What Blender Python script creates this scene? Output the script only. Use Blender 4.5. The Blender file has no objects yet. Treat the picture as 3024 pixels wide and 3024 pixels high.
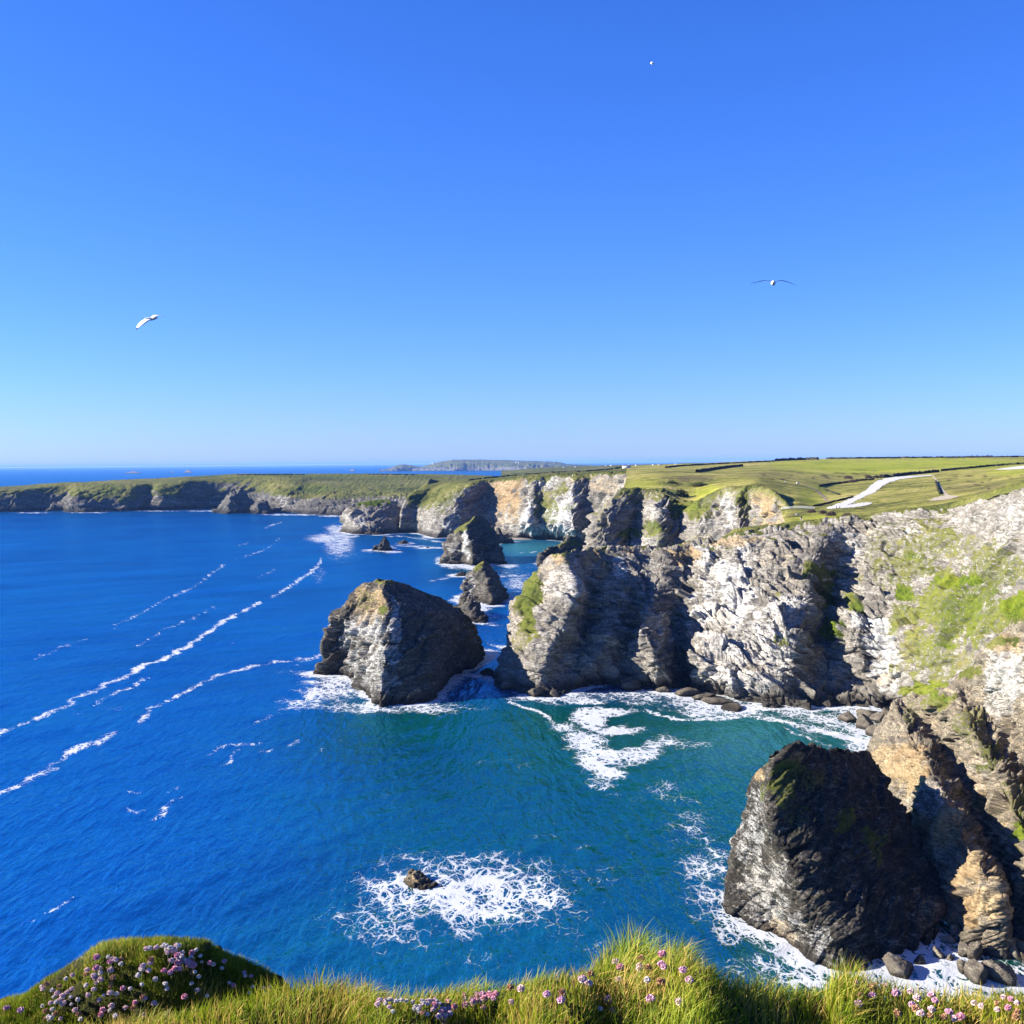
import bpy, math, random
import numpy as np
from mathutils import Vector, Matrix
from mathutils.bvhtree import BVHTree

random.seed(7)
RNG = np.random.default_rng(11)
SC = bpy.context.scene
COL = SC.collection

# ------------------------------------------------------------------ camera, sky, sun, exposure
CAM_H = 70.0
F = 3261.0                      # focal length in photo pixels (3024 wide)
PITCH = math.radians(2.55)
ROLL = math.atan(0.0092)
SUN_EL = math.radians(24)
SUN_AZ = math.radians(1)       # the sun stands to the left, this much beyond the picture plane
EXPOSURE = 1.72
SUN_STRENGTH = 5.0
SKY_STRENGTH = 0.05

cx_ = np.array([1.0, 0, 0]); up0 = np.array([0, math.sin(PITCH), math.cos(PITCH)])
FWD = np.array([0, math.cos(PITCH), -math.sin(PITCH)])
RIGHT = math.cos(ROLL) * cx_ - math.sin(ROLL) * up0
UP = math.sin(ROLL) * cx_ + math.cos(ROLL) * up0
EYE = np.array([0, 0, CAM_H])

cam_d = bpy.data.cameras.new('camera')
cam_d.sensor_width = 36
cam_d.lens = F / 3024 * 36
cam_d.clip_start = 0.05
cam_d.clip_end = 400000
cam = bpy.data.objects.new('camera', cam_d)
COL.objects.link(cam)
M = Matrix.Identity(4)
for i in range(3):
    M[i][0], M[i][1], M[i][2], M[i][3] = RIGHT[i], UP[i], -FWD[i], EYE[i]
cam.matrix_world = M
SC.camera = cam

SUN_DIR = Vector((-math.cos(SUN_EL) * math.cos(SUN_AZ), math.cos(SUN_EL) * math.sin(SUN_AZ), math.sin(SUN_EL)))
W = bpy.data.worlds.new('World'); SC.world = W
W.use_nodes = True
wn, wl = W.node_tree.nodes, W.node_tree.links
wn.clear()
sky = wn.new('ShaderNodeTexSky'); sky.sky_type = 'NISHITA'; sky.sun_disc = False
sky.sun_elevation = SUN_EL
sky.sun_rotation = math.atan2(SUN_DIR.x, SUN_DIR.y)
sky.altitude = 0; sky.air_density = 1.0; sky.dust_density = 0.16; sky.ozone_density = 4.0
hs = wn.new('ShaderNodeHueSaturation'); hs.inputs['Saturation'].default_value = 1.06
gm = wn.new('ShaderNodeGamma'); gm.inputs['Gamma'].default_value = 1.0
bg = wn.new('ShaderNodeBackground'); bg.inputs['Strength'].default_value = SKY_STRENGTH
wo = wn.new('ShaderNodeOutputWorld')
wb = wn.new('ShaderNodeMix'); wb.data_type = 'RGBA'; wb.blend_type = 'MULTIPLY'    # the camera's cold white balance
wb.inputs[0].default_value = 1.0; wb.inputs[7].default_value = (0.61, 0.80, 1.52, 1)
wl.new(sky.outputs[0], wb.inputs[6]); wl.new(wb.outputs[2], hs.inputs['Color']); wl.new(hs.outputs[0], gm.inputs[0])
wl.new(gm.outputs[0], bg.inputs['Color']); wl.new(bg.outputs[0], wo.inputs[0])

sun_d = bpy.data.lights.new('sun', 'SUN')
sun_d.energy = SUN_STRENGTH; sun_d.angle = math.radians(0.5); sun_d.color = (1.0, 0.93, 0.80)
sun = bpy.data.objects.new('sun', sun_d); COL.objects.link(sun)
sun.rotation_euler = SUN_DIR.to_track_quat('Z', 'Y').to_euler()
sun.location = (-200, 0, 300)

SC.view_settings.view_transform = 'Standard'
SC.view_settings.look = 'None'
SC.view_settings.exposure = EXPOSURE
SC.view_settings.gamma = 1.0
SC.cycles.max_bounces = 6
SC.cycles.diffuse_bounces = 1
SC.cycles.glossy_bounces = 2
SC.cycles.transmission_bounces = 2
SC.cycles.volume_bounces = 0

# ------------------------------------------------------------------ pixel <-> world helpers (photo pixels)
def ray(u, v):
    u = np.asarray(u, float)[..., None]; v = np.asarray(v, float)[..., None]
    return RIGHT * (u - 1512) / F - UP * (v - 1512) / F + FWD

def at(u, v, Y):
    d = ray(u, v)
    return EYE + d * (np.asarray(Y, float)[..., None] / d[..., 1:2])

def sea_at(u, v):
    d = ray(u, v)
    return EYE + d * (-CAM_H / d[..., 2:3])

def proj(P):
    q = P - EYE
    z = q @ FWD
    z = np.where(np.abs(z) < 1e-6, 1e-6, z)
    return 1512 + F * (q @ RIGHT) / z, 1512 - F * (q @ UP) / z, z

# ------------------------------------------------------------------ numpy noise
_pr = np.random.default_rng(5)
PERM = np.concatenate([_pr.permutation(256)] * 2).astype(np.int64)
GRAD = _pr.normal(size=(256, 3)); GRAD /= np.linalg.norm(GRAD, axis=1, keepdims=True)
JIT = _pr.random((256, 3)); HGT = _pr.random(256); TILT = _pr.normal(size=(256, 3)) * 0.55

def _h(i, j, k):
    return PERM[PERM[PERM[i & 255] + (j & 255)] + (k & 255)]

def perlin(p):
    i = np.floor(p).astype(np.int64); f = p - i
    w = f * f * f * (f * (f * 6 - 15) + 10)
    out = np.zeros(len(p))
    for a in (0, 1):
        wa = w[:, 0] if a else 1 - w[:, 0]
        for b in (0, 1):
            wb = w[:, 1] if b else 1 - w[:, 1]
            for c in (0, 1):
                wc = w[:, 2] if c else 1 - w[:, 2]
                g = GRAD[_h(i[:, 0] + a, i[:, 1] + b, i[:, 2] + c)]
                out += wa * wb * wc * (g[:, 0] * (f[:, 0] - a) + g[:, 1] * (f[:, 1] - b) + g[:, 2] * (f[:, 2] - c))
    return out * 1.6

def fbm(p, octv=4, gain=0.5):
    s = np.zeros(len(p)); a = 1.0
    for o in range(octv):
        s += a * perlin(p + 17.3 * o); p = p * 2.03; a *= gain
    return s

def ridged(p, octv=4, gain=0.5):
    s = np.zeros(len(p)); a = 1.0
    for o in range(octv):
        s += a * (0.5 - np.abs(perlin(p + 9.1 * o))) * 2; p = p * 2.07; a *= gain
    return s

def facet(p):
    """each cell of a jittered grid gets a plane of its own: broken, angular rock"""
    i = np.floor(p).astype(np.int64)
    best = np.full(len(p), 1e9); bi = np.zeros(len(p), np.int64); bv = np.zeros_like(p)
    for a in (-1, 0, 1):
        for b in (-1, 0, 1):
            for c in (-1, 0, 1):
                h = _h(i[:, 0] + a, i[:, 1] + b, i[:, 2] + c)
                v = p - (i + np.array([a, b, c]) + JIT[h])
                d = (v * v).sum(1)
                m = d < best
                best[m] = d[m]; bi[m] = h[m]; bv[m] = v[m]
    return (HGT[bi] - 0.5) + (TILT[bi] * bv).sum(1)

def smooth(a, b, x):
    t = np.clip((x - a) / (b - a), 0, 1)
    return t * t * (3 - 2 * t)

# ------------------------------------------------------------------ object helpers
def tag(o, label=None, cat=None, group=None, kind=None):
    if label: o['label'] = label
    if cat: o['category'] = cat
    if group: o['group'] = group
    if kind: o['kind'] = kind
    return o

def mesh_obj(name, verts, faces, mat, parent=None, base=None, shade=False, col=None, link=True):
    verts = np.asarray(verts, float)
    if base is not None: verts = verts - np.asarray(base)
    me = bpy.data.meshes.new(name)
    if isinstance(faces, np.ndarray):
        n, k = faces.shape
        me.vertices.add(len(verts)); me.vertices.foreach_set('co', verts.astype(np.float32).ravel())
        me.loops.add(n * k); me.loops.foreach_set('vertex_index', faces.astype(np.int32).ravel())
        me.polygons.add(n)
        me.polygons.foreach_set('loop_start', np.arange(0, n * k, k, dtype=np.int32))
        me.polygons.foreach_set('loop_total', np.full(n, k, dtype=np.int32))
        me.update(calc_edges=True)
    else:
        me.from_pydata([tuple(v) for v in verts], [], faces)
        me.update()
    me.validate()
    if shade:
        me.polygons.foreach_set('use_smooth', np.ones(len(me.polygons), bool))
    if mat: me.materials.append(mat)
    if col is not None:
        ca = me.color_attributes.new('mask', 'FLOAT_COLOR', 'POINT')
        ca.data.foreach_set('color', np.asarray(col, np.float32).ravel())
    o = bpy.data.objects.new(name, me)
    if base is not None: o.location = base
    if parent: o.parent = parent
    if link: COL.objects.link(o)
    return o

def empty(name, loc):
    o = bpy.data.objects.new(name, None); o.empty_display_size = 0.2
    o.location = loc; COL.objects.link(o)
    return o

def grid_faces(R, C, wrap=False):
    r = np.arange(R - 1)[:, None]; c = np.arange(C if wrap else C - 1)[None, :]
    c2 = (c + 1) % C
    a = r * C + c; b = r * C + c2; d = (r + 1) * C + c; e = (r + 1) * C + c2
    return np.stack([a, b, e, d], -1).reshape(-1, 4)

# ------------------------------------------------------------------ node helpers
def nd(nt, t, **kw):
    n = nt.nodes.new(t)
    for k, v in kw.items():
        if k.startswith('i_'):
            n.inputs[k[2:].replace('_', ' ')].default_value = v
        else:
            setattr(n, k, v)
    return n

def new_mat(name):
    m = bpy.data.materials.new(name); m.use_nodes = True
    nt = m.node_tree; nt.nodes.clear()
    out = nt.nodes.new('ShaderNodeOutputMaterial')
    return m, nt, out

def ramp(nt, src, stops):
    r = nt.nodes.new('ShaderNodeValToRGB')
    while len(r.color_ramp.elements) < len(stops): r.color_ramp.elements.new(0.5)
    for e, (p, c) in zip(r.color_ramp.elements, stops):
        e.position = p; e.color = (*c, 1)
    nt.links.new(src, r.inputs[0])
    return r.outputs[0]

def math_(nt, op, a, b=None, clamp=False):
    n = nt.nodes.new('ShaderNodeMath'); n.operation = op; n.use_clamp = clamp
    for k, x in enumerate((a, b)):
        if x is None: continue
        if isinstance(x, (int, float)): n.inputs[k].default_value = x
        else: nt.links.new(x, n.inputs[k])
    return n.outputs[0]

def mixc(nt, fac, a, b, mode='MIX'):
    n = nt.nodes.new('ShaderNodeMix'); n.data_type = 'RGBA'; n.blend_type = mode
    for s, x in (('Factor', fac), ('A', a), ('B', b)):
        i = {'Factor': 0, 'A': 6, 'B': 7}[s]
        if isinstance(x, (int, float)): n.inputs[i].default_value = x
        elif isinstance(x, tuple): n.inputs[i].default_value = (*x, 1)
        else: nt.links.new(x, n.inputs[i])
    return n.outputs[2]

def noise(nt, vec, scale, detail=6, rough=0.6, dist=0.0):
    n = nt.nodes.new('ShaderNodeTexNoise')
    n.inputs['Scale'].default_value = scale; n.inputs['Detail'].default_value = detail
    n.inputs['Roughness'].default_value = rough; n.inputs['Distortion'].default_value = dist
    nt.links.new(vec, n.inputs['Vector'])
    return n.outputs[0]

def maprange(nt, x, a, b, c=0.0, d=1.0, smooth_=True):
    n = nt.nodes.new('ShaderNodeMapRange')
    n.interpolation_type = 'SMOOTHSTEP' if smooth_ else 'LINEAR'
    for k, val in ((1, a), (2, b), (3, c), (4, d)):
        if isinstance(val, (int, float)): n.inputs[k].default_value = val
        else: nt.links.new(val, n.inputs[k])
    nt.links.new(x, n.inputs[0])
    return n.outputs[0]

def mapping(nt, vec, rot=(0, 0, 0), scale=(1, 1, 1)):
    n = nt.nodes.new('ShaderNodeMapping')
    n.inputs['Rotation'].default_value = rot; n.inputs['Scale'].default_value = scale
    nt.links.new(vec, n.inputs[0])
    return n.outputs[0]

def simple_mat(name, color, rough=0.8, var=0.25, scale=3.0):
    m, nt, out = new_mat(name)
    tc = nt.nodes.new('ShaderNodeNewGeometry')
    n = noise(nt, tc.outputs['Position'], scale, 4)
    dark = tuple(c * (1 - var) for c in color); light = tuple(min(1, c * (1 + var)) for c in color)
    c = ramp(nt, n, [(0.3, dark), (0.7, light)])
    p = nd(nt, 'ShaderNodeBsdfPrincipled', i_Roughness=rough)
    p.inputs['Specular IOR Level'].default_value = 0.25
    nt.links.new(c, p.inputs['Base Color']); nt.links.new(p.outputs[0], out.inputs[0])
    return m

# ------------------------------------------------------------------ rock and turf material
# vertex colour 'mask': R turf, G pale quartz-white rock and painted-in sunlit faces, B ochre rock, A lush green
def rock_material(name, s=1.0, dark=(0.034, 0.032, 0.029), mid=(0.135, 0.122, 0.104), lite=(0.30, 0.275, 0.235), wet=2.4, bump=0.6, bed_rot=(0.5, 0.45, 0.2)):
    m, nt, out = new_mat(name)
    L = nt.links
    g = nt.nodes.new('ShaderNodeNewGeometry'); pos = g.outputs['Position']
    at_ = nt.nodes.new('ShaderNodeAttribute'); at_.attribute_name = 'mask'
    sep = nt.nodes.new('ShaderNodeSeparateColor'); L.new(at_.outputs['Color'], sep.inputs[0])
    turf, pale, ochre = sep.outputs[0], sep.outputs[1], sep.outputs[2]; lush = at_.outputs['Alpha']
    bed = mapping(nt, pos, rot=bed_rot, scale=(0.5, 0.5, 2.4))
    n1 = noise(nt, pos, 0.09 * s, 6, 0.65)
    n2 = noise(nt, bed, 0.32 * s, 8, 0.72, 0.8)
    n3 = noise(nt, pos, 1.7 * s, 6, 0.75)
    mixv = math_(nt, 'ADD', math_(nt, 'MULTIPLY', n1, 0.34), math_(nt, 'ADD', math_(nt, 'MULTIPLY', n2, 0.36), math_(nt, 'MULTIPLY', n3, 0.30)))
    c = ramp(nt, mixv, [(0.36, dark), (0.47, mid), (0.60, lite)])
    palec = ramp(nt, mixv, [(0.33, (0.05, 0.048, 0.045)), (0.43, (0.24, 0.235, 0.225)), (0.54, (0.44, 0.43, 0.41))])
    spread = math_(nt, 'ADD', math_(nt, 'MULTIPLY', math_(nt, 'SUBTRACT', n2, 0.5), 2.2), math_(nt, 'MULTIPLY', math_(nt, 'SUBTRACT', n3, 0.5), 1.2))
    c = mixc(nt, maprange(nt, math_(nt, 'ADD', pale, spread), 0.1, 0.9), c, palec)
    och = ramp(nt, mixv, [(0.34, (0.05, 0.032, 0.018)), (0.46, (0.20, 0.135, 0.068)), (0.58, (0.36, 0.27, 0.15))])
    c = mixc(nt, math_(nt, 'MULTIPLY', maprange(nt, math_(nt, 'ADD', ochre, spread), 0.15, 1.0), 0.9), c, och)
    # joints and bedding cracks
    v = nt.nodes.new('ShaderNodeTexVoronoi'); v.feature = 'DISTANCE_TO_EDGE'; v.inputs['Scale'].default_value = 0.55 * s
    wv = nt.nodes.new('ShaderNodeVectorMath'); wv.operation = 'MULTIPLY_ADD'
    nw = nt.nodes.new('ShaderNodeTexNoise'); nw.inputs['Scale'].default_value = 0.5 * s; nw.inputs['Detail'].default_value = 4; L.new(bed, nw.inputs['Vector'])
    L.new(nw.outputs['Color'], wv.inputs[0]); wv.inputs[1].default_value = (1.6 / s,) * 3; L.new(bed, wv.inputs[2])
    L.new(wv.outputs[0], v.inputs['Vector'])
    crack = maprange(nt, v.outputs['Distance'], 0.0, 0.10, 1.0, 0.0)
    crack = math_(nt, 'MULTIPLY', crack, maprange(nt, n1, 0.42, 0.58))
    c = mixc(nt, math_(nt, 'MULTIPLY', crack, 0.75), c, tuple(x * .8 for x in dark))
    # tide mark: black weed and wet rock up to a few metres
    sx = nt.nodes.new('ShaderNodeSeparateXYZ'); L.new(pos, sx.inputs[0])
    zz = math_(nt, 'ADD', sx.outputs[2], math_(nt, 'MULTIPLY', math_(nt, 'SUBTRACT', n2, 0.5), -3.0 * wet))
    wetm = maprange(nt, zz, 0.5 * wet, 2.0 * wet, 1.0, 0.0)
    c = mixc(nt, math_(nt, 'MULTIPLY', wetm, 0.85), c, (0.020, 0.017, 0.014))
    # turf
    t1 = noise(nt, pos, 0.05 * s, 4, 0.6)
    t2 = noise(nt, pos, 0.8 * s, 7, 0.75)
    tm = math_(nt, 'ADD', math_(nt, 'MULTIPLY', t1, 0.45), math_(nt, 'MULTIPLY', t2, 0.55))
    tc = ramp(nt, tm, [(0.36, (0.026, 0.030, 0.010)), (0.45, (0.062, 0.072, 0.016)), (0.54, (0.110, 0.112, 0.028)), (0.64, (0.175, 0.150, 0.060))])
    lc = ramp(nt, tm, [(0.36, (0.022, 0.038, 0.006)), (0.48, (0.070, 0.100, 0.008)), (0.60, (0.135, 0.155, 0.014))])
    tc = mixc(nt, lush, tc, lc)
    tmask = maprange(nt, math_(nt, 'ADD', turf, math_(nt, 'MULTIPLY', math_(nt, 'SUBTRACT', t2, 0.5), 2.2)), 0.34, 0.70)
    c = mixc(nt, tmask, c, tc)
    p = nd(nt, 'ShaderNodeBsdfPrincipled', i_Roughness=0.88)
    p.inputs['Specular IOR Level'].default_value = 0.06
    L.new(c, p.inputs['Base Color'])
    b = nd(nt, 'ShaderNodeBump', i_Strength=bump, i_Distance=0.9 / s)
    hb = math_(nt, 'ADD', noise(nt, bed, 0.9 * s, 8, 0.75, 0.6), math_(nt, 'SUBTRACT', math_(nt, 'MULTIPLY', n3, 0.6), math_(nt, 'MULTIPLY', crack, 0.5)))
    L.new(hb, b.inputs['Height']); L.new(b.outputs[0], p.inputs['Normal'])
    L.new(p.outputs[0], out.inputs[0])
    return m

ROCK = rock_material('slate_cliff', 1.0, bump=0.4, bed_rot=(0.5, 0.75, 0.2))
ROCK_NEAR = rock_material('near_slate', 1.7, dark=(0.028, 0.025, 0.020), mid=(0.115, 0.098, 0.074), lite=(0.28, 0.245, 0.19), bump=0.6, wet=1.0, bed_rot=(0.5, -.7, 0.2))
ROCK_MID = rock_material('distant_slate', 0.45, wet=3.5)
ROCK_FAR = rock_material('far_slate', 0.25, dark=(0.026, 0.026, 0.026), mid=(0.085, 0.080, 0.072), lite=(0.18, 0.165, 0.14), wet=4.0)
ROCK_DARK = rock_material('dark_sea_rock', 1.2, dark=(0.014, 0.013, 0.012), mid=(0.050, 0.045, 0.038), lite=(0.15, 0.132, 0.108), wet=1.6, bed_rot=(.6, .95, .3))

# ------------------------------------------------------------------ control nets
def spline(C, subs, closed=False, tension=0.85):
    """Catmull-Rom through the control points along axis 0; subs = samples for every segment"""
    C = np.asarray(C, float); n = len(C)
    idx = (lambda k: k % n) if closed else (lambda k: min(max(k, 0), n - 1))
    out = []
    segs = n if closed else n - 1
    for k in range(segs):
        p0, p1, p2, p3 = C[idx(k - 1)], C[idx(k)], C[idx(k + 1)], C[idx(k + 2)]
        m1 = (p2 - p0) * 0.5 * tension; m2 = (p3 - p1) * 0.5 * tension
        for t in np.arange(subs[k]) / subs[k]:
            t2, t3 = t * t, t * t * t
            out.append((2 * t3 - 3 * t2 + 1) * p1 + (t3 - 2 * t2 + t) * m1 + (-2 * t3 + 3 * t2) * p2 + (t3 - t2) * m2)
    if not closed: out.append(C[-1])
    return np.array(out)

def to_world(rows):
    out = []
    for row in rows:
        r = []
        for p in row:
            if p[0] == 'w': r.append(np.array(p[1:], float))
            elif len(p) == 2 or p[2] is None: r.append(sea_at(p[0], p[1]))
            else: r.append(at(p[0], p[1], p[2]))
        out.append(r)
    return np.array(out)

def subs_for(C, axis, step, lo=2, hi=90, closed=False):
    u, v, z = proj(C.reshape(-1, 3)); u = u.reshape(C.shape[:2]); v = v.reshape(C.shape[:2])
    if axis == 1: u, v = u.T, v.T
    n = len(u); res = []
    for k in range(n if closed else n - 1):
        j = (k + 1) % n
        d = np.hypot(u[j] - u[k], v[j] - v[k])
        res.append(int(np.clip(np.percentile(d, 80) / step, lo, hi)))
    return res

def normals(P, wrap=False):
    du = np.gradient(P, axis=1)
    if wrap:
        du = (np.roll(P, -1, 1) - np.roll(P, 1, 1)) * 0.5
    dv = np.gradient(P, axis=0)
    n = np.cross(du, dv)
    n /= np.linalg.norm(n, axis=-1, keepdims=True) + 1e-9
    return n

def edges(p):
    """distance to the border between the cells of a jittered grid (F2 - F1): fracture lines"""
    i = np.floor(p).astype(np.int64)
    d1 = np.full(len(p), 1e9); d2 = np.full(len(p), 1e9)
    for a in (-1, 0, 1):
        for b in (-1, 0, 1):
            for c in (-1, 0, 1):
                h = _h(i[:, 0] + a, i[:, 1] + b, i[:, 2] + c)
                v = p - (i + np.array([a, b, c]) + JIT[h])
                d = np.sqrt((v * v).sum(1))
                m = d < d1
                d2 = np.where(m, d1, np.minimum(d2, d)); d1 = np.where(m, d, d1)
    return d2 - d1

def rock_disp(P, s, vert=1.0, fine=1.0, seed=0, bed=(0.55, 0.4), squeeze=3.2):
    """unitless relief, about -1..1; vert<1 stretches the big ribs up and down, bed tilts the slabs"""
    Q = P + seed * 31.7
    wq = np.stack([perlin(Q / (s * .9)), perlin(Q / (s * .9) + 7.7), perlin(Q / (s * .9) + 15.1)], 1) * s * .22
    A = (Q + wq) * np.array([1, 1, vert])
    R = np.array(Matrix.Rotation(bed[0], 3, 'Y') @ Matrix.Rotation(bed[1], 3, 'X'))
    B = ((Q + wq * .7) @ R.T) * np.array([1.0, 1.0, squeeze])
    d = 0.95 * (ridged(A / (s * 1.25), 3, .42) * 0.5 - 0.3)
    d += 0.78 * facet(B / (s * 0.85))
    d += 0.30 * facet(B / (s * 0.36) + 3)
    d += 0.11 * fine * facet(B / (s * 0.15) + 5)
    d += 0.04 * fine * facet(B / (s * 0.07) + 9)
    d -= 0.30 * np.exp(-(edges(B / (s * 0.85)) / .07) ** 2) * (perlin(Q / (s * .7)) > -.1)
    d -= 0.14 * fine * np.exp(-(edges(B / (s * 0.36) + 3) / .08) ** 2)
    return d

SHORE = []          # waterline points of every rock, for the foam

def blobs(uu, vv, lst, warp):
    """lst of (u, v, ru, rv, value): soft patches on the rock, edges broken by noise"""
    m = np.zeros_like(uu)
    for (a, b, ra, rb, val) in lst:
        d = np.hypot((uu - a) / ra, (vv - b) / rb) + warp * 0.55
        k = 1 - smooth(0.6, 1.15, d)
        m = np.maximum(m, k * val) if val > 0 else m + k * val
    return m

def build_land(name, C, mat, step=3.2, amp=2.5, s=14, ampcol=None, amprow=None, vert=0.6, wrap=False, seed=0,
               turf_slope=(0.62, 0.85), turf_z=(10, 22), turf_gain=1.0, turf=(), pale=(), ochre=(), lush=(), tension=0.85,
               base=None, pale0=0.0, ochre0=0.0, shade=False, turf_rows=None, lo=2, hi=120, bed=(0.55, 0.4), squeeze=3.2):
    C = np.asarray(C, float)
    R0, C0 = C.shape[:2]
    sr = subs_for(C, 0, step, lo, hi); sc = subs_for(C, 1, step, lo, hi, wrap)
    P = spline(C, sr, False, tension)
    P = np.swapaxes(spline(np.swapaxes(P, 0, 1), sc, wrap, tension), 0, 1)
    ar = np.ones(R0) if amprow is None else np.asarray(amprow, float)
    ac = np.ones(C0) if ampcol is None else np.asarray(ampcol, float)
    AR = spline(ar[:, None], sr, False, 0.6)[:, 0]; AC = spline(ac[:, None], sc, wrap, 0.6)[:, 0]
    A = (AR[:, None] * AC[None, :]).clip(0)
    Rn, Cn = P.shape[:2]
    N = normals(P, wrap)
    flat = P.reshape(-1, 3)
    d = rock_disp(flat, s, vert, 1.0, seed, bed, squeeze).reshape(Rn, Cn)
    # away from the rock rows the relief turns to low tussocks
    D = amp * d * A
    tus = fbm(flat * 0.5 / (s / 14) + 3.1, 4).reshape(Rn, Cn) * 0.10 * amp
    P2 = P + N * (D + tus * (1 - A.clip(0, 1)))[..., None]
    # flip check
    N2 = normals(P2, wrap)
    toward = ((EYE - P2) * N2).sum(-1)
    vis = np.median(toward[np.isfinite(toward)])
    nz = np.abs(N2[..., 2])
    k = 3
    nzs = nz.copy()
    for _ in range(k):
        q = np.pad(nzs, 1, mode='edge')
        nzs = (q[1:-1, 1:-1] * 2 + q[:-2, 1:-1] + q[2:, 1:-1] + q[1:-1, :-2] + q[1:-1, 2:]) / 6
    flat2 = P2.reshape(-1, 3)
    uu, vv, zz = proj(P.reshape(-1, 3))
    w = fbm(flat / (s * 0.35), 4)
    T = smooth(*turf_slope, nzs.ravel() + 0.10 * w) * smooth(*turf_z, flat2[:, 2] + 4 * w) * turf_gain
    if turf_rows is not None:
        TR = spline(np.asarray(turf_rows, float)[:, None], sr, False, 0.6)[:, 0]
        T = np.maximum(T, np.repeat(TR, Cn) * 1.0)
    if len(turf): T = (T + blobs(uu, vv, turf, w)).clip(0, 1)
    G = np.full(len(flat), pale0) + (blobs(uu, vv, pale, w) if len(pale) else 0)
    B = np.full(len(flat), ochre0) + (blobs(uu, vv, ochre, w) if len(ochre) else 0)
    Lh = blobs(uu, vv, lush, w) if len(lush) else np.zeros(len(flat))
    T = np.maximum(T, Lh * (Lh > .5))
    col = np.stack([T, G, B, Lh], -1).clip(0, 1)
    near0 = flat2[np.abs(flat2[:, 2]) < 1.0]
    if len(near0): SHORE.append(near0[::4, :2])
    f = grid_faces(Rn, Cn, wrap)
    if vis < 0: f = f[:, ::-1]
    o = mesh_obj(name, flat2, f, mat, base=base, col=col, shade=shade)
    return o, flat2.reshape(Rn, Cn, 3), f

def ring_net(rows, ybase_add, ytop, tlist, bulge, back_drop=0.35, nback=3, under=4.0):
    """front control rows (pixels, base row first, on the waterline) closed round the back into rings"""
    n = len(rows[0])
    base = np.array([sea_at(u, v) for (u, v) in rows[0]])
    rings = []
    for row, t, bl in zip(rows, tlist, bulge):
        fr = []
        for k, (u, v) in enumerate(row):
            Y = base[k][1] * (1 - t) + ytop[k] * t
            fr.append(sea_at(u, v) if t == 0 else at(u, v, Y))
        fr = np.array(fr)
        Lp, Rp = fr[0], fr[-1]
        bk = []
        for j in range(1, nback + 1):
            q = j / (nback + 1)
            p = Rp * (1 - q) + Lp * q
            sgn = math.sin(math.pi * q)
            p = p + np.array([0, bl * sgn, -back_drop * bl * sgn * (t > 0)])
            bk.append(p)
        rings.append(np.concatenate([fr, bk]))
    # skirt below the water
    low = rings[0].copy(); low[:, 2] = -under
    c = low.mean(0); low[:, :2] = c[:2] + (low[:, :2] - c[:2]) * 1.03
    top = rings[-1]
    Lp, Rp = top[0], top[n - 1]
    sp = []
    fr = top[:n]
    L_ = np.linspace(0, 1, n)
    for k in range(len(top)):
        q = L_[k] if k < n else 1 - (k - n + 1) / (nback + 1)
        p = np.array([np.interp(q, L_, fr[:, i]) for i in range(3)]) + np.array([0, bulge[-1] * 0.35 * math.sin(math.pi * q), -0.1])
        sp.append(p)
    sp = np.array(sp)
    return np.array([low] + rings + [top * 0.5 + sp * 0.5, sp])

# ------------------------------------------------------------------ land: the near cliff (headland, white cliff, turf slope)
def backs(brow, dys, dzs):
    return np.array([np.array(p) + np.array([dx, dy, dz]) for p, (dx, dy), dz in zip(brow, dys, dzs)])

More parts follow.
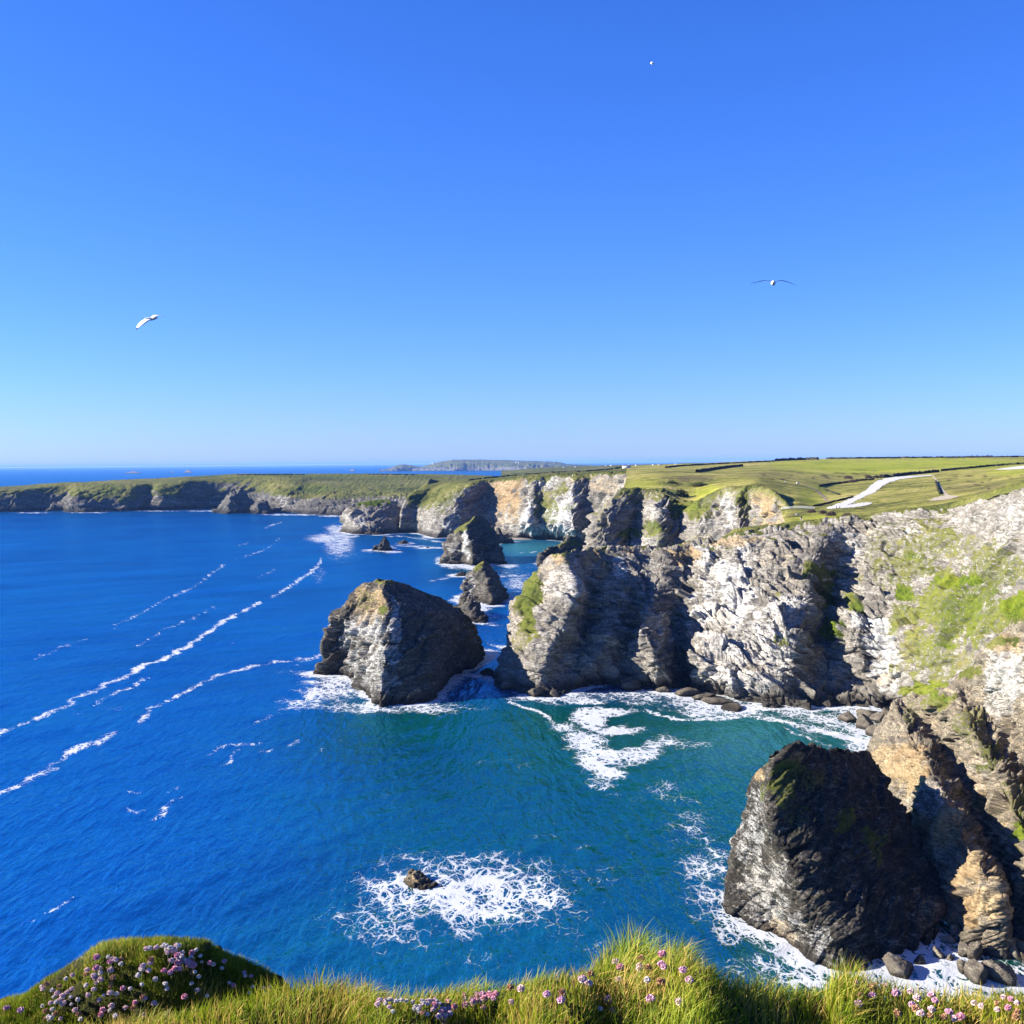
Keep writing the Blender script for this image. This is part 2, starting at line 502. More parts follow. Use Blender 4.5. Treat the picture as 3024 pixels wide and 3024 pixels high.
near_cols = [
    # base, low, mid, mid2, up, brow
    [('w', 48, 470, 0), ('w', 47, 465, 8), ('w', 44, 455, 18), ('w', 42, 450, 26), ('w', 40, 444, 32), ('w', 36, 436, 36)],
    [('w', 16, 425, 0), ('w', 15.5, 420, 8), ('w', 15, 412, 18), ('w', 15.5, 405, 26), ('w', 16, 400, 31), ('w', 17, 394, 34.5)],
    [(1462, 2007), (1474, 1975, 355), (1496, 1920, 356), (1500, 1860, 358), (1518, 1785, 362), (1612, 1655, 380)],
    [(1530, 2040), (1535, 2000, 338), (1540, 1930, 340), (1550, 1850, 345), (1585, 1750, 352), (1640, 1645, 366)],
    [(1600, 2056), (1600, 2010, 332), (1625, 1930, 334), (1672, 1850, 338), (1700, 1745, 343), (1668, 1641, 358)],
    [(1665, 2052), (1672, 2010, 337), (1690, 1940, 344), (1722, 1850, 354), (1732, 1750, 362), (1745, 1630, 373)],
    [(1745, 2024), (1752, 1985, 341), (1775, 1930, 341), (1800, 1850, 350), (1830, 1750, 362), (1850, 1625, 378)],
    [(1835, 2024), (1845, 1985, 343), (1860, 1920, 350), (1868, 1850, 357), (1880, 1750, 362), (1920, 1624, 380)],
    [(1955, 2032), (1950, 1985, 330), (1930, 1920, 330), (1898, 1840, 339), (1935, 1750, 360), (1985, 1620, 378)],
    [(2022, 2030), (2022, 1985, 348), (2005, 1920, 354), (1995, 1850, 360), (2005, 1740, 366), (2045, 1613, 380)],
    [(2046, 2040), (2046, 1990, 331), (2064, 1930, 332), (2078, 1870, 345), (2045, 1740, 362), (2090, 1608, 376)],
    [(2130, 2056), (2135, 2010, 323), (2140, 1940, 327), (2150, 1860, 340), (2150, 1740, 352), (2180, 1585, 370)],
    [(2240, 2084), (2240, 2030, 315), (2240, 1950, 322), (2250, 1860, 331), (2260, 1730, 345), (2300, 1568, 367)],
    [(2340, 2090), (2345, 2030, 313), (2350, 1950, 318), (2360, 1870, 325), (2380, 1740, 340), (2440, 1552, 362)],
    [(2420, 2092), (2425, 2020, 318), (2425, 1930, 330), (2438, 1850, 340), (2455, 1740, 352), (2505, 1547, 360)],
    [(2510, 2092), (2510, 2020, 320), (2505, 1930, 322), (2500, 1850, 326), (2530, 1740, 342), (2575, 1543, 356)],
    [(2605, 2090), (2615, 2030, 310), (2620, 1960, 312), (2620, 1860, 318), (2650, 1720, 332), (2700, 1520, 345)],
    [(2660, 2088, 305), (2680, 2040, 300), (2720, 1960, 296), (2740, 1860, 302), (2790, 1700, 314), (2830, 1508, 330)],
    [(2740, 2085, 285), (2780, 2040, 278), (2830, 1950, 275), (2860, 1840, 280), (2890, 1690, 290), (2930, 1486, 305)],
    [(2850, 2040, 262), (2880, 1990, 258), (2920, 1900, 256), (2950, 1800, 260), (2985, 1650, 268), (3024, 1460, 280)],
    [(3000, 1960, 235), (3050, 1900, 232), (3080, 1820, 232), (3110, 1720, 235), (3150, 1600, 242), (3200, 1424, 252)],
]
NC = to_world(near_cols)                       # columns x rows
NC = np.swapaxes(NC, 0, 1)                     # rows x columns, base first
brow = NC[-1]
ridge_cols = 10
b1, b2, b3 = [], [], []
for k, p in enumerate(brow):
    if k < 2:
        b1.append(p + (3, 1, 1)); b2.append(p + (5, 2, -1)); b3.append(p + (8, 4, -4))
    elif k <= ridge_cols:
        w = 1 + 0.9 * max(0, k - 4)
        b1.append(p + (2, 5 + w * 0.5, -0.3)); b2.append(p + (4, 9 + w, -3)); b3.append(p + (6, 22 + w, -20))
    else:
        b1.append(p + (2, 10, 0.6)); b2.append(p + (5, 24, 1.0)); b3.append(p + (10, 45, -2.5))
skirt = NC[0].copy(); skirt[:, 2] = -4; skirt[:, 1] -= 2
NC = np.concatenate([skirt[None], NC, np.array([b1]), np.array([b2]), np.array([b3])])
near_turf = [(2820, 1800, 200, 140, .68), (2760, 1930, 160, 100, .60), (2930, 1680, 120, 90, .60), (2680, 1680, 110, 80, .56), (2760, 1600, 130, 50, .52), (2600, 1620, 70, 50, .36), (2440, 1760, 30, 48, 1.0), (2420, 1690, 60, 25, .8), (2460, 1860, 38, 30, 1.3), (2520, 1780, 30, 28, .8), (2290, 1760, 22, 22, .5),
             (2310, 1900, 25, 14, .6), (2390, 1885, 20, 16, .6), (1560, 1790, 38, 110, .9), (1575, 1740, 30, 70, .9), (1540, 1880, 34, 60, .5),
             (2690, 1640, 40, 22, .7), (2830, 1710, 95, 22, .9), (2790, 1690, 30, 40, .7), (2660, 1750, 36, 26, .8), (2650, 1800, 45, 36, .6),
             (2720, 1810, 60, 40, .55), (2880, 1780, 34, 26, .8), (2800, 1800, 40, 40, .5), (2880, 1850, 26, 60, .75), (2800, 1910, 30, 14, .9),
             (2740, 2035, 70, 26, 1.1), (2790, 1580, 35, 30, .6), (2600, 1730, 30, 16, .5), (2740, 1880, 40, 30, .45), (2690, 1950, 40, 30, .4),
             (3010, 1790, 40, 70, 1.0), (2850, 1960, 60, 40, .5), (2480, 1600, 40, 10, .3), (2900, 1600, 20, 14, .6), (2520, 1700, 40, 20, .5)]
near_pale = [(2170, 1760, 80, 140, .62), (2120, 1700, 60, 50, .45), (2140, 1950, 90, 90, .5), (2250, 1900, 120, 90, .45), (2330, 1800, 50, 60, .5),
             (2590, 1880, 50, 75, 1.0), (2620, 1960, 38, 90, 1.1), (2560, 1830, 60, 25, .8), (2230, 2020, 110, 50, .45), (2100, 1800, 60, 60, .6),
             (1830, 1680, 20, 45, .5), (1650, 1730, 60, 50, .35), (2080, 1640, 40, 50, .4), (1990, 1850, 60, 60, .35), (2900, 1560, 90, 60, .1), (2980, 1540, 50, 80, .25), (2800, 1800, 200, 160, -.35), (2760, 1640, 160, 90, -.25),
             (2500, 1600, 60, 40, .35), (2470, 1660, 50, 60, .3), (2700, 1580, 50, 30, .3), (2390, 1640, 90, 60, -.3), (2470, 1970, 60, 70, -.5)]
near_ochre = [(2110, 1960, 60, 70, .35), (2200, 1900, 40, 60, .3), (2130, 1820, 30, 40, .4), (1600, 1720, 70, 80, .35), (2300, 1640, 80, 40, .3), (2800, 1800, 200, 150, .22), (2330, 1720, 60, 40, .3), (2240, 1990, 70, 50, .25), (2020, 1645, 50, 35, .9), (1750, 1650, 26, 34, .9), (1780, 1690, 26, 40, .7), (1650, 1650, 30, 20, .7), (2160, 1600, 90, 16, .7), (1870, 1632, 40, 14, .6),
              (1630, 1730, 60, 70, .30), (2620, 2010, 26, 30, .6), (2130, 1880, 40, 40, .25), (1540, 1880, 40, 60, .3), (1530, 1800, 20, 80, .35), (2540, 1560, 60, 20, .3), (2960, 1580, 60, 60, .25)]
near_lush = [(2800, 1780, 170, 110, .42), (2720, 1900, 90, 60, .3), (2445, 1770, 24, 42, .8), (2460, 1862, 36, 28, 1.0), (2830, 1712, 90, 18, .9), (2660, 1752, 30, 20, .9), (3010, 1790, 40, 70, 1.0), (2740, 2035, 60, 20, .7),
             (2800, 1910, 26, 12, .8), (1565, 1790, 26, 90, .3), (2880, 1790, 30, 22, .6), (2880, 1850, 22, 50, .6), (2525, 1785, 24, 22, .6), (2700, 1642, 34, 16, .6)]
near_o, NEAR_P, NEAR_F = build_land('headland', NC, ROCK, step=2.3, amp=3.6, s=15, bed=(-0.6, 0.3),
    amprow=[1, 1, 1, 1, 1, 1, .55, .22, .12, .1], ampcol=[1, 1, .55, .5, .5, .6, .7, 1, 1, 1, 1, 1, 1, 1, 1, 1, .9, .62, .6, .62, .6], vert=0.75, seed=1,
    turf=near_turf, pale=near_pale, ochre=near_ochre, lush=near_lush, turf_slope=(0.72, 0.9), turf_z=(34, 40), pale0=0.12,
    turf_rows=[0, 0, 0, 0, 0, 0, .15, .75, .95, 1])
tag(near_o, kind='structure')

# ------------------------------------------------------------------ land: the spur at the right, running down to the cove
spur_cols = [
    # back, top ............ bottom, foot
    [('w', 92, 274, -2), (2556, 2228), (2612, 2330, 222), (2680, 2470, 195), (2762, 2640, 169), (2866, 2780, 157), (2892, 2818)],
    [('w', 98, 272, 4), (2634, 2082, 262), (2706, 2212, 221), (2785, 2362, 183), (2868, 2508, 164), (2950, 2650, 152), (2975, 2835)],
    [('w', 101, 272, 5), (2668, 2066, 266), (2770, 2170, 236), (2832, 2300, 213), (2890, 2440, 191), (2960, 2580, 174), (3010, 2855)],
    [('w', 108, 252, 14), (2780, 2044, 237), (2850, 2150, 212), (2920, 2262, 195), (2985, 2385, 179), (3035, 2520, 164), (3070, 2875)],
    [('w', 110, 244, 21), (2848, 1990, 232), (2930, 2108, 216), (3005, 2230, 201), (3075, 2340, 188), (3140, 2460, 175), (3150, 2900)],
    [('w', 110, 228, 32), (2945, 1878, 218), (3000, 1990, 199), (3055, 2100, 187), (3115, 2220, 175), (3190, 2350, 164), (3250, 2950)],
    [('w', 112, 216, 40), (3024, 1765, 206), (3075, 1862, 191), (3130, 1975, 179), (3195, 2100, 167), (3270, 2250, 157), (3350, 3000)],
    [('w', 120, 212, 46), (3150, 1600, 204), (3220, 1720, 180), (3280, 1850, 168), (3345, 2000, 155), (3420, 2150, 145), (3500, 3100)],
]
SPC = np.swapaxes(to_world(spur_cols), 0, 1)[::-1]
sk = SPC[0].copy(); sk[:, 2] = -4; sk[:, 0] -= 2
SPC = np.concatenate([sk[None], SPC])
spur_o, SPUR_P, SPUR_F = build_land('cliff_spur', SPC, ROCK_NEAR, step=2.3, amp=2.4, s=11, vert=0.8, seed=4, ochre0=.30, bed=(.7, .4),
    amprow=[1, 1, 1, 1, 1, 1, .55, .4], ampcol=[1, .9, .9, 1, 1, .8, .8, .8],
    turf_slope=(.75, .9), turf_z=(24, 30),
    turf=[(2770, 2070, 50, 30, .9), (2870, 2140, 50, 60, .5), (2930, 2240, 40, 60, .6), (2990, 2360, 40, 60, .5), (2900, 2380, 40, 30, .5), (3010, 2450, 30, 60, 1.0),
          (2940, 1890, 70, 24, .9), (2860, 1985, 50, 20, .9), (2690, 2110, 24, 50, .5), (3010, 1800, 40, 50, 1.0), (2960, 2600, 20, 30, .5)],
    lush=[(3010, 2450, 26, 50, .9), (3015, 1790, 40, 40, .9), (2770, 2055, 40, 12, .6), (2930, 2190, 26, 40, .5)],
    pale=[(2980, 1990, 70, 110, .7), (2960, 2080, 60, 60, .5), (2890, 2290, 40, 60, .5), (2760, 2380, 90, 90, .35), (2930, 2480, 50, 60, .5)],
    ochre=[(2620, 2260, 60, 60, .55), (2690, 2260, 50, 80, .8), (2790, 2440, 80, 70, .75), (2860, 2560, 60, 60, .7), (2880, 2330, 40, 90, .3), (2940, 2510, 40, 90, .55), (2940, 2680, 50, 40, .9), (2880, 2690, 50, 50, .8), (2970, 1900, 40, 40, .5)])
tag(spur_o, kind='structure')

# ------------------------------------------------------------------ land: cliffs behind the headland (second cove)
c_cols = [
    # base(w)   low      mid     up     brow   back1
    [('w', 62, 690, 0), ('w', 66, 680, 12), ('w', 74, 672, 25), ('w', 84, 668, 40), ('w', 92, 672, 53)],
    [(1722, 1655, 580), (1734, 1610, 584), (1742, 1562, 590), (1782, 1500, 598), (1838, 1447, 612)],
    [(1775, 1700, 560), (1785, 1620, 566), (1800, 1560, 576), (1826, 1500, 586), (1868, 1448, 604)],
    [(1860, 1700, 575), (1865, 1620, 582), (1872, 1560, 590), (1882, 1500, 596), (1905, 1450, 604)],
    [(1930, 1700, 540), (1940, 1620, 548), (1950, 1560, 556), (1955, 1500, 570), (1960, 1450, 592)],
    [(2000, 1700, 545), (2005, 1620, 552), (2005, 1570, 562), (2008, 1525, 570), (2010, 1482, 580)],
    [(2060, 1700, 520), (2060, 1620, 528), (2060, 1575, 536), (2062, 1530, 546), (2060, 1482, 566)],
    [(2120, 1700, 510), (2120, 1620, 518), (2120, 1565, 526), (2124, 1510, 538), (2132, 1449, 556)],
    [(2180, 1690, 490), (2180, 1610, 500), (2180, 1560, 510), (2176, 1500, 522), (2180, 1442, 540)],
    [(2215, 1670, 495), (2220, 1600, 502), (2220, 1550, 510), (2222, 1500, 518), (2226, 1441, 528)],
    [(2290, 1640, 470), (2290, 1590, 474), (2286, 1545, 478), (2280, 1504, 482), (2278, 1450, 498)],
    [(2320, 1620, 460), (2320, 1580, 462), (2316, 1545, 464), (2310, 1515, 470), (2308, 1476, 480)],
    [(2350, 1600, 450), (2350, 1570, 450), (2345, 1540, 452), (2338, 1518, 454), (2336, 1504, 458)],
]
CC = np.swapaxes(to_world(c_cols), 0, 1)
cb = CC[-1]
CC = np.concatenate([CC, np.array([p + (3, 14, 0.6) for p in cb])[None], np.array([p + (8, 90, -1.5) for p in cb])[None]])
cl_o, CL_P, CL_F = build_land('cove_cliff', CC, ROCK, step=2.4, amp=3.4, s=13, vert=0.6, seed=7, bed=(.8, .2), ampcol=[1, 1, 1, 1, 1, 1, 1, 1, 1, 1, .8, .5, .3],
    amprow=[1, 1, 1, 1, .4, .12, .08], turf_slope=(.7, .88), turf_z=(30, 48),
    turf=[(1860, 1575, 40, 22, .9), (1930, 1560, 40, 30, .7), (1965, 1590, 30, 40, .5), (2030, 1480, 40, 30, 1), (2060, 1510, 40, 30, .7), (2000, 1505, 30, 30, .8), (2200, 1500, 26, 50, .5), (1780, 1540, 20, 60, .4), (2080, 1590, 50, 20, .4), (2230, 1560, 40, 30, .35)],
    lush=[(1860, 1575, 36, 18, .5), (1935, 1555, 20, 20, .4), (2040, 1490, 30, 20, .5)],
    pale=[(1850, 1640, 40, 30, .6), (1800, 1600, 30, 60, .3), (1900, 1620, 40, 40, .4), (2150, 1490, 22, 70, .6), (1950, 1500, 50, 40, .4), (2090, 1550, 40, 40, .3)],
    ochre=[(2265, 1490, 26, 60, 1.0), (2240, 1460, 30, 40, .7), (2300, 1560, 60, 30, .9), (2330, 1510, 40, 30, .8), (1790, 1500, 20, 60, .3), (1960, 1480, 60, 30, .3)],
    turf_rows=[0, 0, 0, .1, .7, .95, 1])
tag(cl_o, kind='structure')

# ------------------------------------------------------------------ land: the plateau behind all of them
pl_rows = [
    # (u, v, Y) nearest row first
    [(1842, 1440, 622), (1950, 1454, 590), (2040, 1493, 570), (2132, 1446, 565), (2226, 1438, 540), (2300, 1500, 468), (2330, 1556, 384), (2440, 1549, 370), (2570, 1541, 364), (2700, 1518, 353), (2830, 1505, 338), (2930, 1483, 312), (3024, 1457, 287), (3250, 1415, 258)],
    [(1846, 1424, 660), (1952, 1420, 645), (2048, 1444, 615), (2136, 1432, 600), (2240, 1424, 570), (2330, 1474, 500), (2352, 1535, 410), (2450, 1528, 398), (2580, 1520, 392), (2710, 1497, 392), (2836, 1480, 382), (2936, 1458, 366), (3024, 1437, 352), (3260, 1400, 320)],
    [(1850, 1410, 700), (1950, 1402, 690), (2056, 1413, 660), (2140, 1416, 640), (2250, 1412, 620), (2350, 1452, 540), (2386, 1508, 450), (2470, 1500, 446), (2590, 1492, 446), (2720, 1474, 446), (2840, 1460, 440), (2940, 1440, 436), (3024, 1422, 430), (3270, 1388, 400)],
    [(1850, 1398, 760), (1950, 1392, 760), (2060, 1398, 730), (2150, 1402, 705), (2260, 1400, 690), (2380, 1424, 640), (2430, 1470, 530), (2500, 1466, 520), (2610, 1456, 520), (2730, 1444, 520), (2846, 1432, 520), (2944, 1418, 520), (3030, 1404, 520), (3280, 1378, 500)],
    [(1850, 1391, 850), (1950, 1387, 850), (2064, 1389, 840), (2160, 1390, 820), (2280, 1389, 800), (2400, 1404, 760), (2470, 1428, 680), (2540, 1424, 680), (2640, 1416, 680), (2740, 1409, 680), (2850, 1400, 680), (2950, 1390, 680), (3036, 1380, 680), (3290, 1364, 650)],
    [(1850, 1386, 980), (1950, 1382, 980), (2070, 1381, 980), (2180, 1379, 980), (2300, 1376, 980), (2430, 1382, 950), (2500, 1392, 880), (2580, 1392, 880), (2660, 1388, 880), (2750, 1384, 880), (2860, 1378, 880), (2960, 1372, 880), (3040, 1366, 880), (3300, 1354, 850)],
    [(1850, 1383, 1150), (1950, 1378, 1150), (2080, 1374.5, 1150), (2200, 1369, 1150), (2310, 1366, 1150), (2440, 1364, 1150), (2520, 1366, 1120), (2600, 1366, 1120), (2680, 1364, 1120), (2760, 1363, 1120), (2870, 1362, 1120), (2970, 1359, 1120), (3044, 1356, 1120), (3310, 1345, 1100)],
    [(1850, 1380, 1350), (1950, 1375, 1350), (2090, 1370, 1350), (2210, 1364.5, 1350), (2320, 1360.5, 1350), (2445, 1356.5, 1350), (2530, 1355, 1350), (2610, 1354.5, 1350), (2690, 1353.5, 1350), (2770, 1352.5, 1350), (2876, 1351.5, 1350), (2974, 1350.5, 1350), (3050, 1349, 1350), (3320, 1340, 1350)],
]
PC = to_world(pl_rows)
far1 = PC[-1] + np.array([0, 150, -1.0]); far2 = PC[-1] + np.array([0, 700, -22.0])
PC = np.concatenate([PC, far1[None], far2[None]])
pl_o, PL_P, PL_F = build_land('plateau', PC, None, step=3.0, amp=1.0, s=16, seed=9, amprow=[0.0] * 10, lo=6, hi=50,
    turf_slope=(.0, .1), turf_z=(-50, -40),
    lush=[(2560, 1378, 260, 24, .75), (2800, 1368, 260, 18, .75), (2380, 1372, 120, 14, .55), (2990, 1395, 90, 12, .5), (2440, 1535, 120, 20, .5), (2100, 1455, 60, 26, .5), (2400, 1460, 40, 30, .5), (1900, 1432, 60, 16, .4)],
    ochre=[], pale=[(2900, 1440, 200, 22, .5), (2700, 1470, 120, 26, .35), (2040, 1412, 90, 12, .6), (2480, 1410, 90, 20, .4), (2250, 1400, 120, 12, .5)])
tag(pl_o, kind='structure')

def turf_material():
    m, nt, out = new_mat('cliff_top_turf')
    L = nt.links
    g = nt.nodes.new('ShaderNodeNewGeometry'); pos = g.outputs['Position']
    at_ = nt.nodes.new('ShaderNodeAttribute'); at_.attribute_name = 'mask'
    sep = nt.nodes.new('ShaderNodeSeparateColor'); L.new(at_.outputs['Color'], sep.inputs[0])
    rough, lush = sep.outputs[1], at_.outputs['Alpha']
    n1 = noise(nt, pos, 0.018, 5, 0.65); n2 = noise(nt, pos, 0.16, 7, 0.7, 0.5); n3 = noise(nt, pos, 1.1, 4, 0.7)
    stretch = mapping(nt, pos, rot=(0, 0, 0.35), scale=(0.02, 0.10, 0.1))
    n4 = noise(nt, stretch, 1.0, 6, 0.65)
    tm = math_(nt, 'ADD', math_(nt, 'ADD', math_(nt, 'MULTIPLY', n1, 0.3), math_(nt, 'MULTIPLY', n2, 0.3)), math_(nt, 'ADD', math_(nt, 'MULTIPLY', n4, 0.25), math_(nt, 'MULTIPLY', n3, 0.15)))
    c = ramp(nt, tm, [(0.42, (0.034, 0.034, 0.014)), (0.465, (0.120, 0.124, 0.026)), (0.51, (0.230, 0.215, 0.046)), (0.565, (0.34, 0.28, 0.105))])
    lc = ramp(nt, tm, [(0.42, (0.135, 0.170, 0.012)), (0.5, (0.240, 0.275, 0.016)), (0.58, (0.32, 0.325, 0.030))])
    hc = ramp(nt, tm, [(0.42, (0.035, 0.026, 0.020)), (0.5, (0.105, 0.085, 0.038)), (0.58, (0.19, 0.165, 0.058))])
    c = mixc(nt, maprange(nt, math_(nt, 'ADD', rough, math_(nt, 'MULTIPLY', math_(nt, 'SUBTRACT', n2, 0.5), 1.5)), 0.3, 0.7), c, hc)
    c = mixc(nt, lush, c, lc)
    p = nd(nt, 'ShaderNodeBsdfPrincipled', i_Roughness=0.95); p.inputs['Specular IOR Level'].default_value = 0.08
    L.new(c, p.inputs['Base Color'])
    b = nd(nt, 'ShaderNodeBump', i_Strength=0.8, i_Distance=2.0)
    L.new(math_(nt, 'ADD', n2, math_(nt, 'MULTIPLY', n3, 0.35)), b.inputs['Height']); L.new(b.outputs[0], p.inputs['Normal'])
    L.new(p.outputs[0], out.inputs[0])
    return m
TURF = turf_material()
pl_o.data.materials.clear(); pl_o.data.materials.append(TURF)

# ------------------------------------------------------------------ land: cliffs across the bay (orange scar, ribs, beach)
b_cols = [
    # base, low, mid, up, brow
    [('w', -90, 1330, 0), ('w', -90, 1325, 12), ('w', -92, 1320, 28), ('w', -95, 1320, 44), ('w', -98, 1322, 52)],
    [(1178, 1571), (1182, 1535, 1118), (1188, 1500, 1124), (1215, 1458, 1150), (1262, 1433, 1185)],
    [(1225, 1573), (1228, 1540, 1110), (1236, 1504, 1118), (1262, 1462, 1140), (1302, 1430, 1172)],
    [(1280, 1588), (1284, 1552, 1050), (1300, 1508, 1065), (1330, 1462, 1085), (1366, 1427, 1115)],
    [(1322, 1588), (1335, 1552, 1042), (1350, 1508, 1054), (1375, 1460, 1070), (1408, 1424, 1098)],
    [(1400, 1587), (1400, 1550, 1060), (1410, 1505, 1076), (1425, 1460, 1100), (1440, 1421, 1112)],
    [(1462, 1590), (1462, 1552, 1052), (1455, 1505, 1076), (1462, 1460, 1088), (1480, 1416, 1100)],
    [(1530, 1592), (1520, 1552, 1020), (1515, 1505, 1034), (1520, 1460, 1044), (1530, 1411, 1064)],
    [(1572, 1592), (1562, 1552, 985), (1562, 1505, 1000), (1566, 1455, 1020), (1580, 1408, 1045)],
    [(1610, 1593), (1606, 1552, 992), (1604, 1505, 1004), (1606, 1455, 1018), (1620, 1405, 1040)],
    [(1660, 1594), (1650, 1552, 960), (1650, 1505, 972), (1655, 1455, 990), (1672, 1402, 1014)],
    [(1700, 1606), (1692, 1560, 930), (1688, 1505, 945), (1690, 1455, 965), (1700, 1404, 990)],
    [(1760, 1620, 935), (1752, 1570, 942), (1745, 1510, 955), (1742, 1455, 968), (1752, 1400, 990)],
    [(1830, 1620, 900), (1815, 1560, 905), (1805, 1500, 915), (1800, 1450, 925), (1805, 1398, 945)],
    [(1900, 1620, 880), (1890, 1560, 885), (1880, 1500, 890), (1875, 1450, 895), (1880, 1395, 910)],
    [(2000, 1620, 860), (1995, 1560, 862), (1990, 1500, 866), (1985, 1450, 870), (1985, 1392, 880)],
]
BC = np.swapaxes(to_world(b_cols), 0, 1)
bb = BC[-1]
def plat(us, vs, Ys): return np.array([at(u, v, Y) for u, v, Y in zip(us, vs, Ys)])
bu, bv, _z = proj(bb)
vtop = np.interp(bu, [1200, 1300, 1450, 1640, 1730, 1800, 2000], [1424, 1420, 1408, 1394.5, 1391.5, 1385.5, 1381])
r1 = plat(bu + 12, bv * 0.55 + vtop * 0.45, bb[:, 1] + 70)
r2 = plat(bu + 30, bv * 0.15 + vtop * 0.85, bb[:, 1] + 190)
r3 = plat(bu + 60, vtop - 1.0, bb[:, 1] + 360)
r4 = r3 + np.array([0, 300, -30])
sk = BC[0].copy(); sk[:, 2] = -4; sk[:, 1] -= 3
BC = np.concatenate([sk[None], BC, r1[None], r2[None], r3[None], r4[None]])
b_o, B_P, B_F = build_land('bay_cliff', BC, ROCK_MID, step=2.4, amp=4.2, s=17, vert=0.6, seed=12, bed=(.9, .2),
    amprow=[1, 1, 1, 1, .9, .35, .08, .05, .05, .05], ampcol=[.4, .35, .45, .6, .9, 1, .8, .8, 1, 1, 1, 1, 1, 1, 1, 1],
    turf_slope=(.62, .82), turf_z=(28, 44), pale0=.16,
    turf=[(1250, 1470, 70, 34, 1.0), (1310, 1480, 40, 50, .5), (1600, 1490, 30, 50, .7), (1630, 1500, 24, 60, .6), (1660, 1450, 30, 20, .6), (1740, 1560, 40, 40, .4), (1690, 1500, 30, 14, .5), (1250, 1520, 30, 20, .3)],
    lush=[(1600, 1500, 20, 40, .3)],
    pale=[(1570, 1540, 36, 60, .9), (1655, 1530, 40, 60, .7), (1690, 1480, 30, 50, .5), (1480, 1520, 60, 24, .3), (1340, 1540, 30, 40, .2), (1870, 1430, 60, 40, .3), (1610, 1420, 30, 20, .4)],
    ochre=[(1488, 1460, 40, 60, 1.1), (1510, 1430, 40, 30, 1.0), (1520, 1490, 26, 50, .9), (1450, 1440, 30, 50, .7), (1460, 1530, 60, 26, .5), (1720, 1420, 50, 20, .5), (1790, 1430, 50, 40, .5), (1860, 1420, 50, 40, .4)],
    turf_rows=[0, 0, 0, 0, 0, .25, 1, 1, 1, 1])
tag(b_o, kind='structure')

# promontory with the bright green patch
prom = ring_net([
    [(1009, 1569), (1035, 1576), (1066, 1578), (1110, 1579), (1150, 1576), (1178, 1573)],
    [(1011, 1548), (1036, 1550), (1068, 1550), (1106, 1552), (1150, 1552), (1178, 1552)],
    [(1016, 1520), (1040, 1520), (1075, 1522), (1116, 1522), (1152, 1526), (1180, 1530)],
    [(1024, 1502), (1046, 1498), (1086, 1494), (1130, 1492), (1156, 1500), (1182, 1512)],
    [(1042, 1492), (1058, 1486), (1088, 1480), (1132, 1476), (1156, 1480), (1180, 1500)],
], 0, [1150, 1150, 1150, 1152, 1150, 1160], [0, .25, .55, .85, 1], [70, 66, 60, 50, 30])
o, _, _ = build_land('promontory', prom, ROCK_MID, step=2.8, amp=4.5, s=22, vert=.5, wrap=True, seed=15, amprow=[1, 1, 1, 1, .6, .25, .15, .1],
    turf_slope=(.75, .9), turf_z=(26, 34), turf=[(1095, 1486, 50, 12, 1.2), (1060, 1500, 30, 14, .4)], lush=[(1095, 1484, 52, 11, 1.2)], pale=[(1060, 1530, 40, 30, .35)], ochre=[(1050, 1512, 30, 14, .4)])
tag(o, kind='structure')

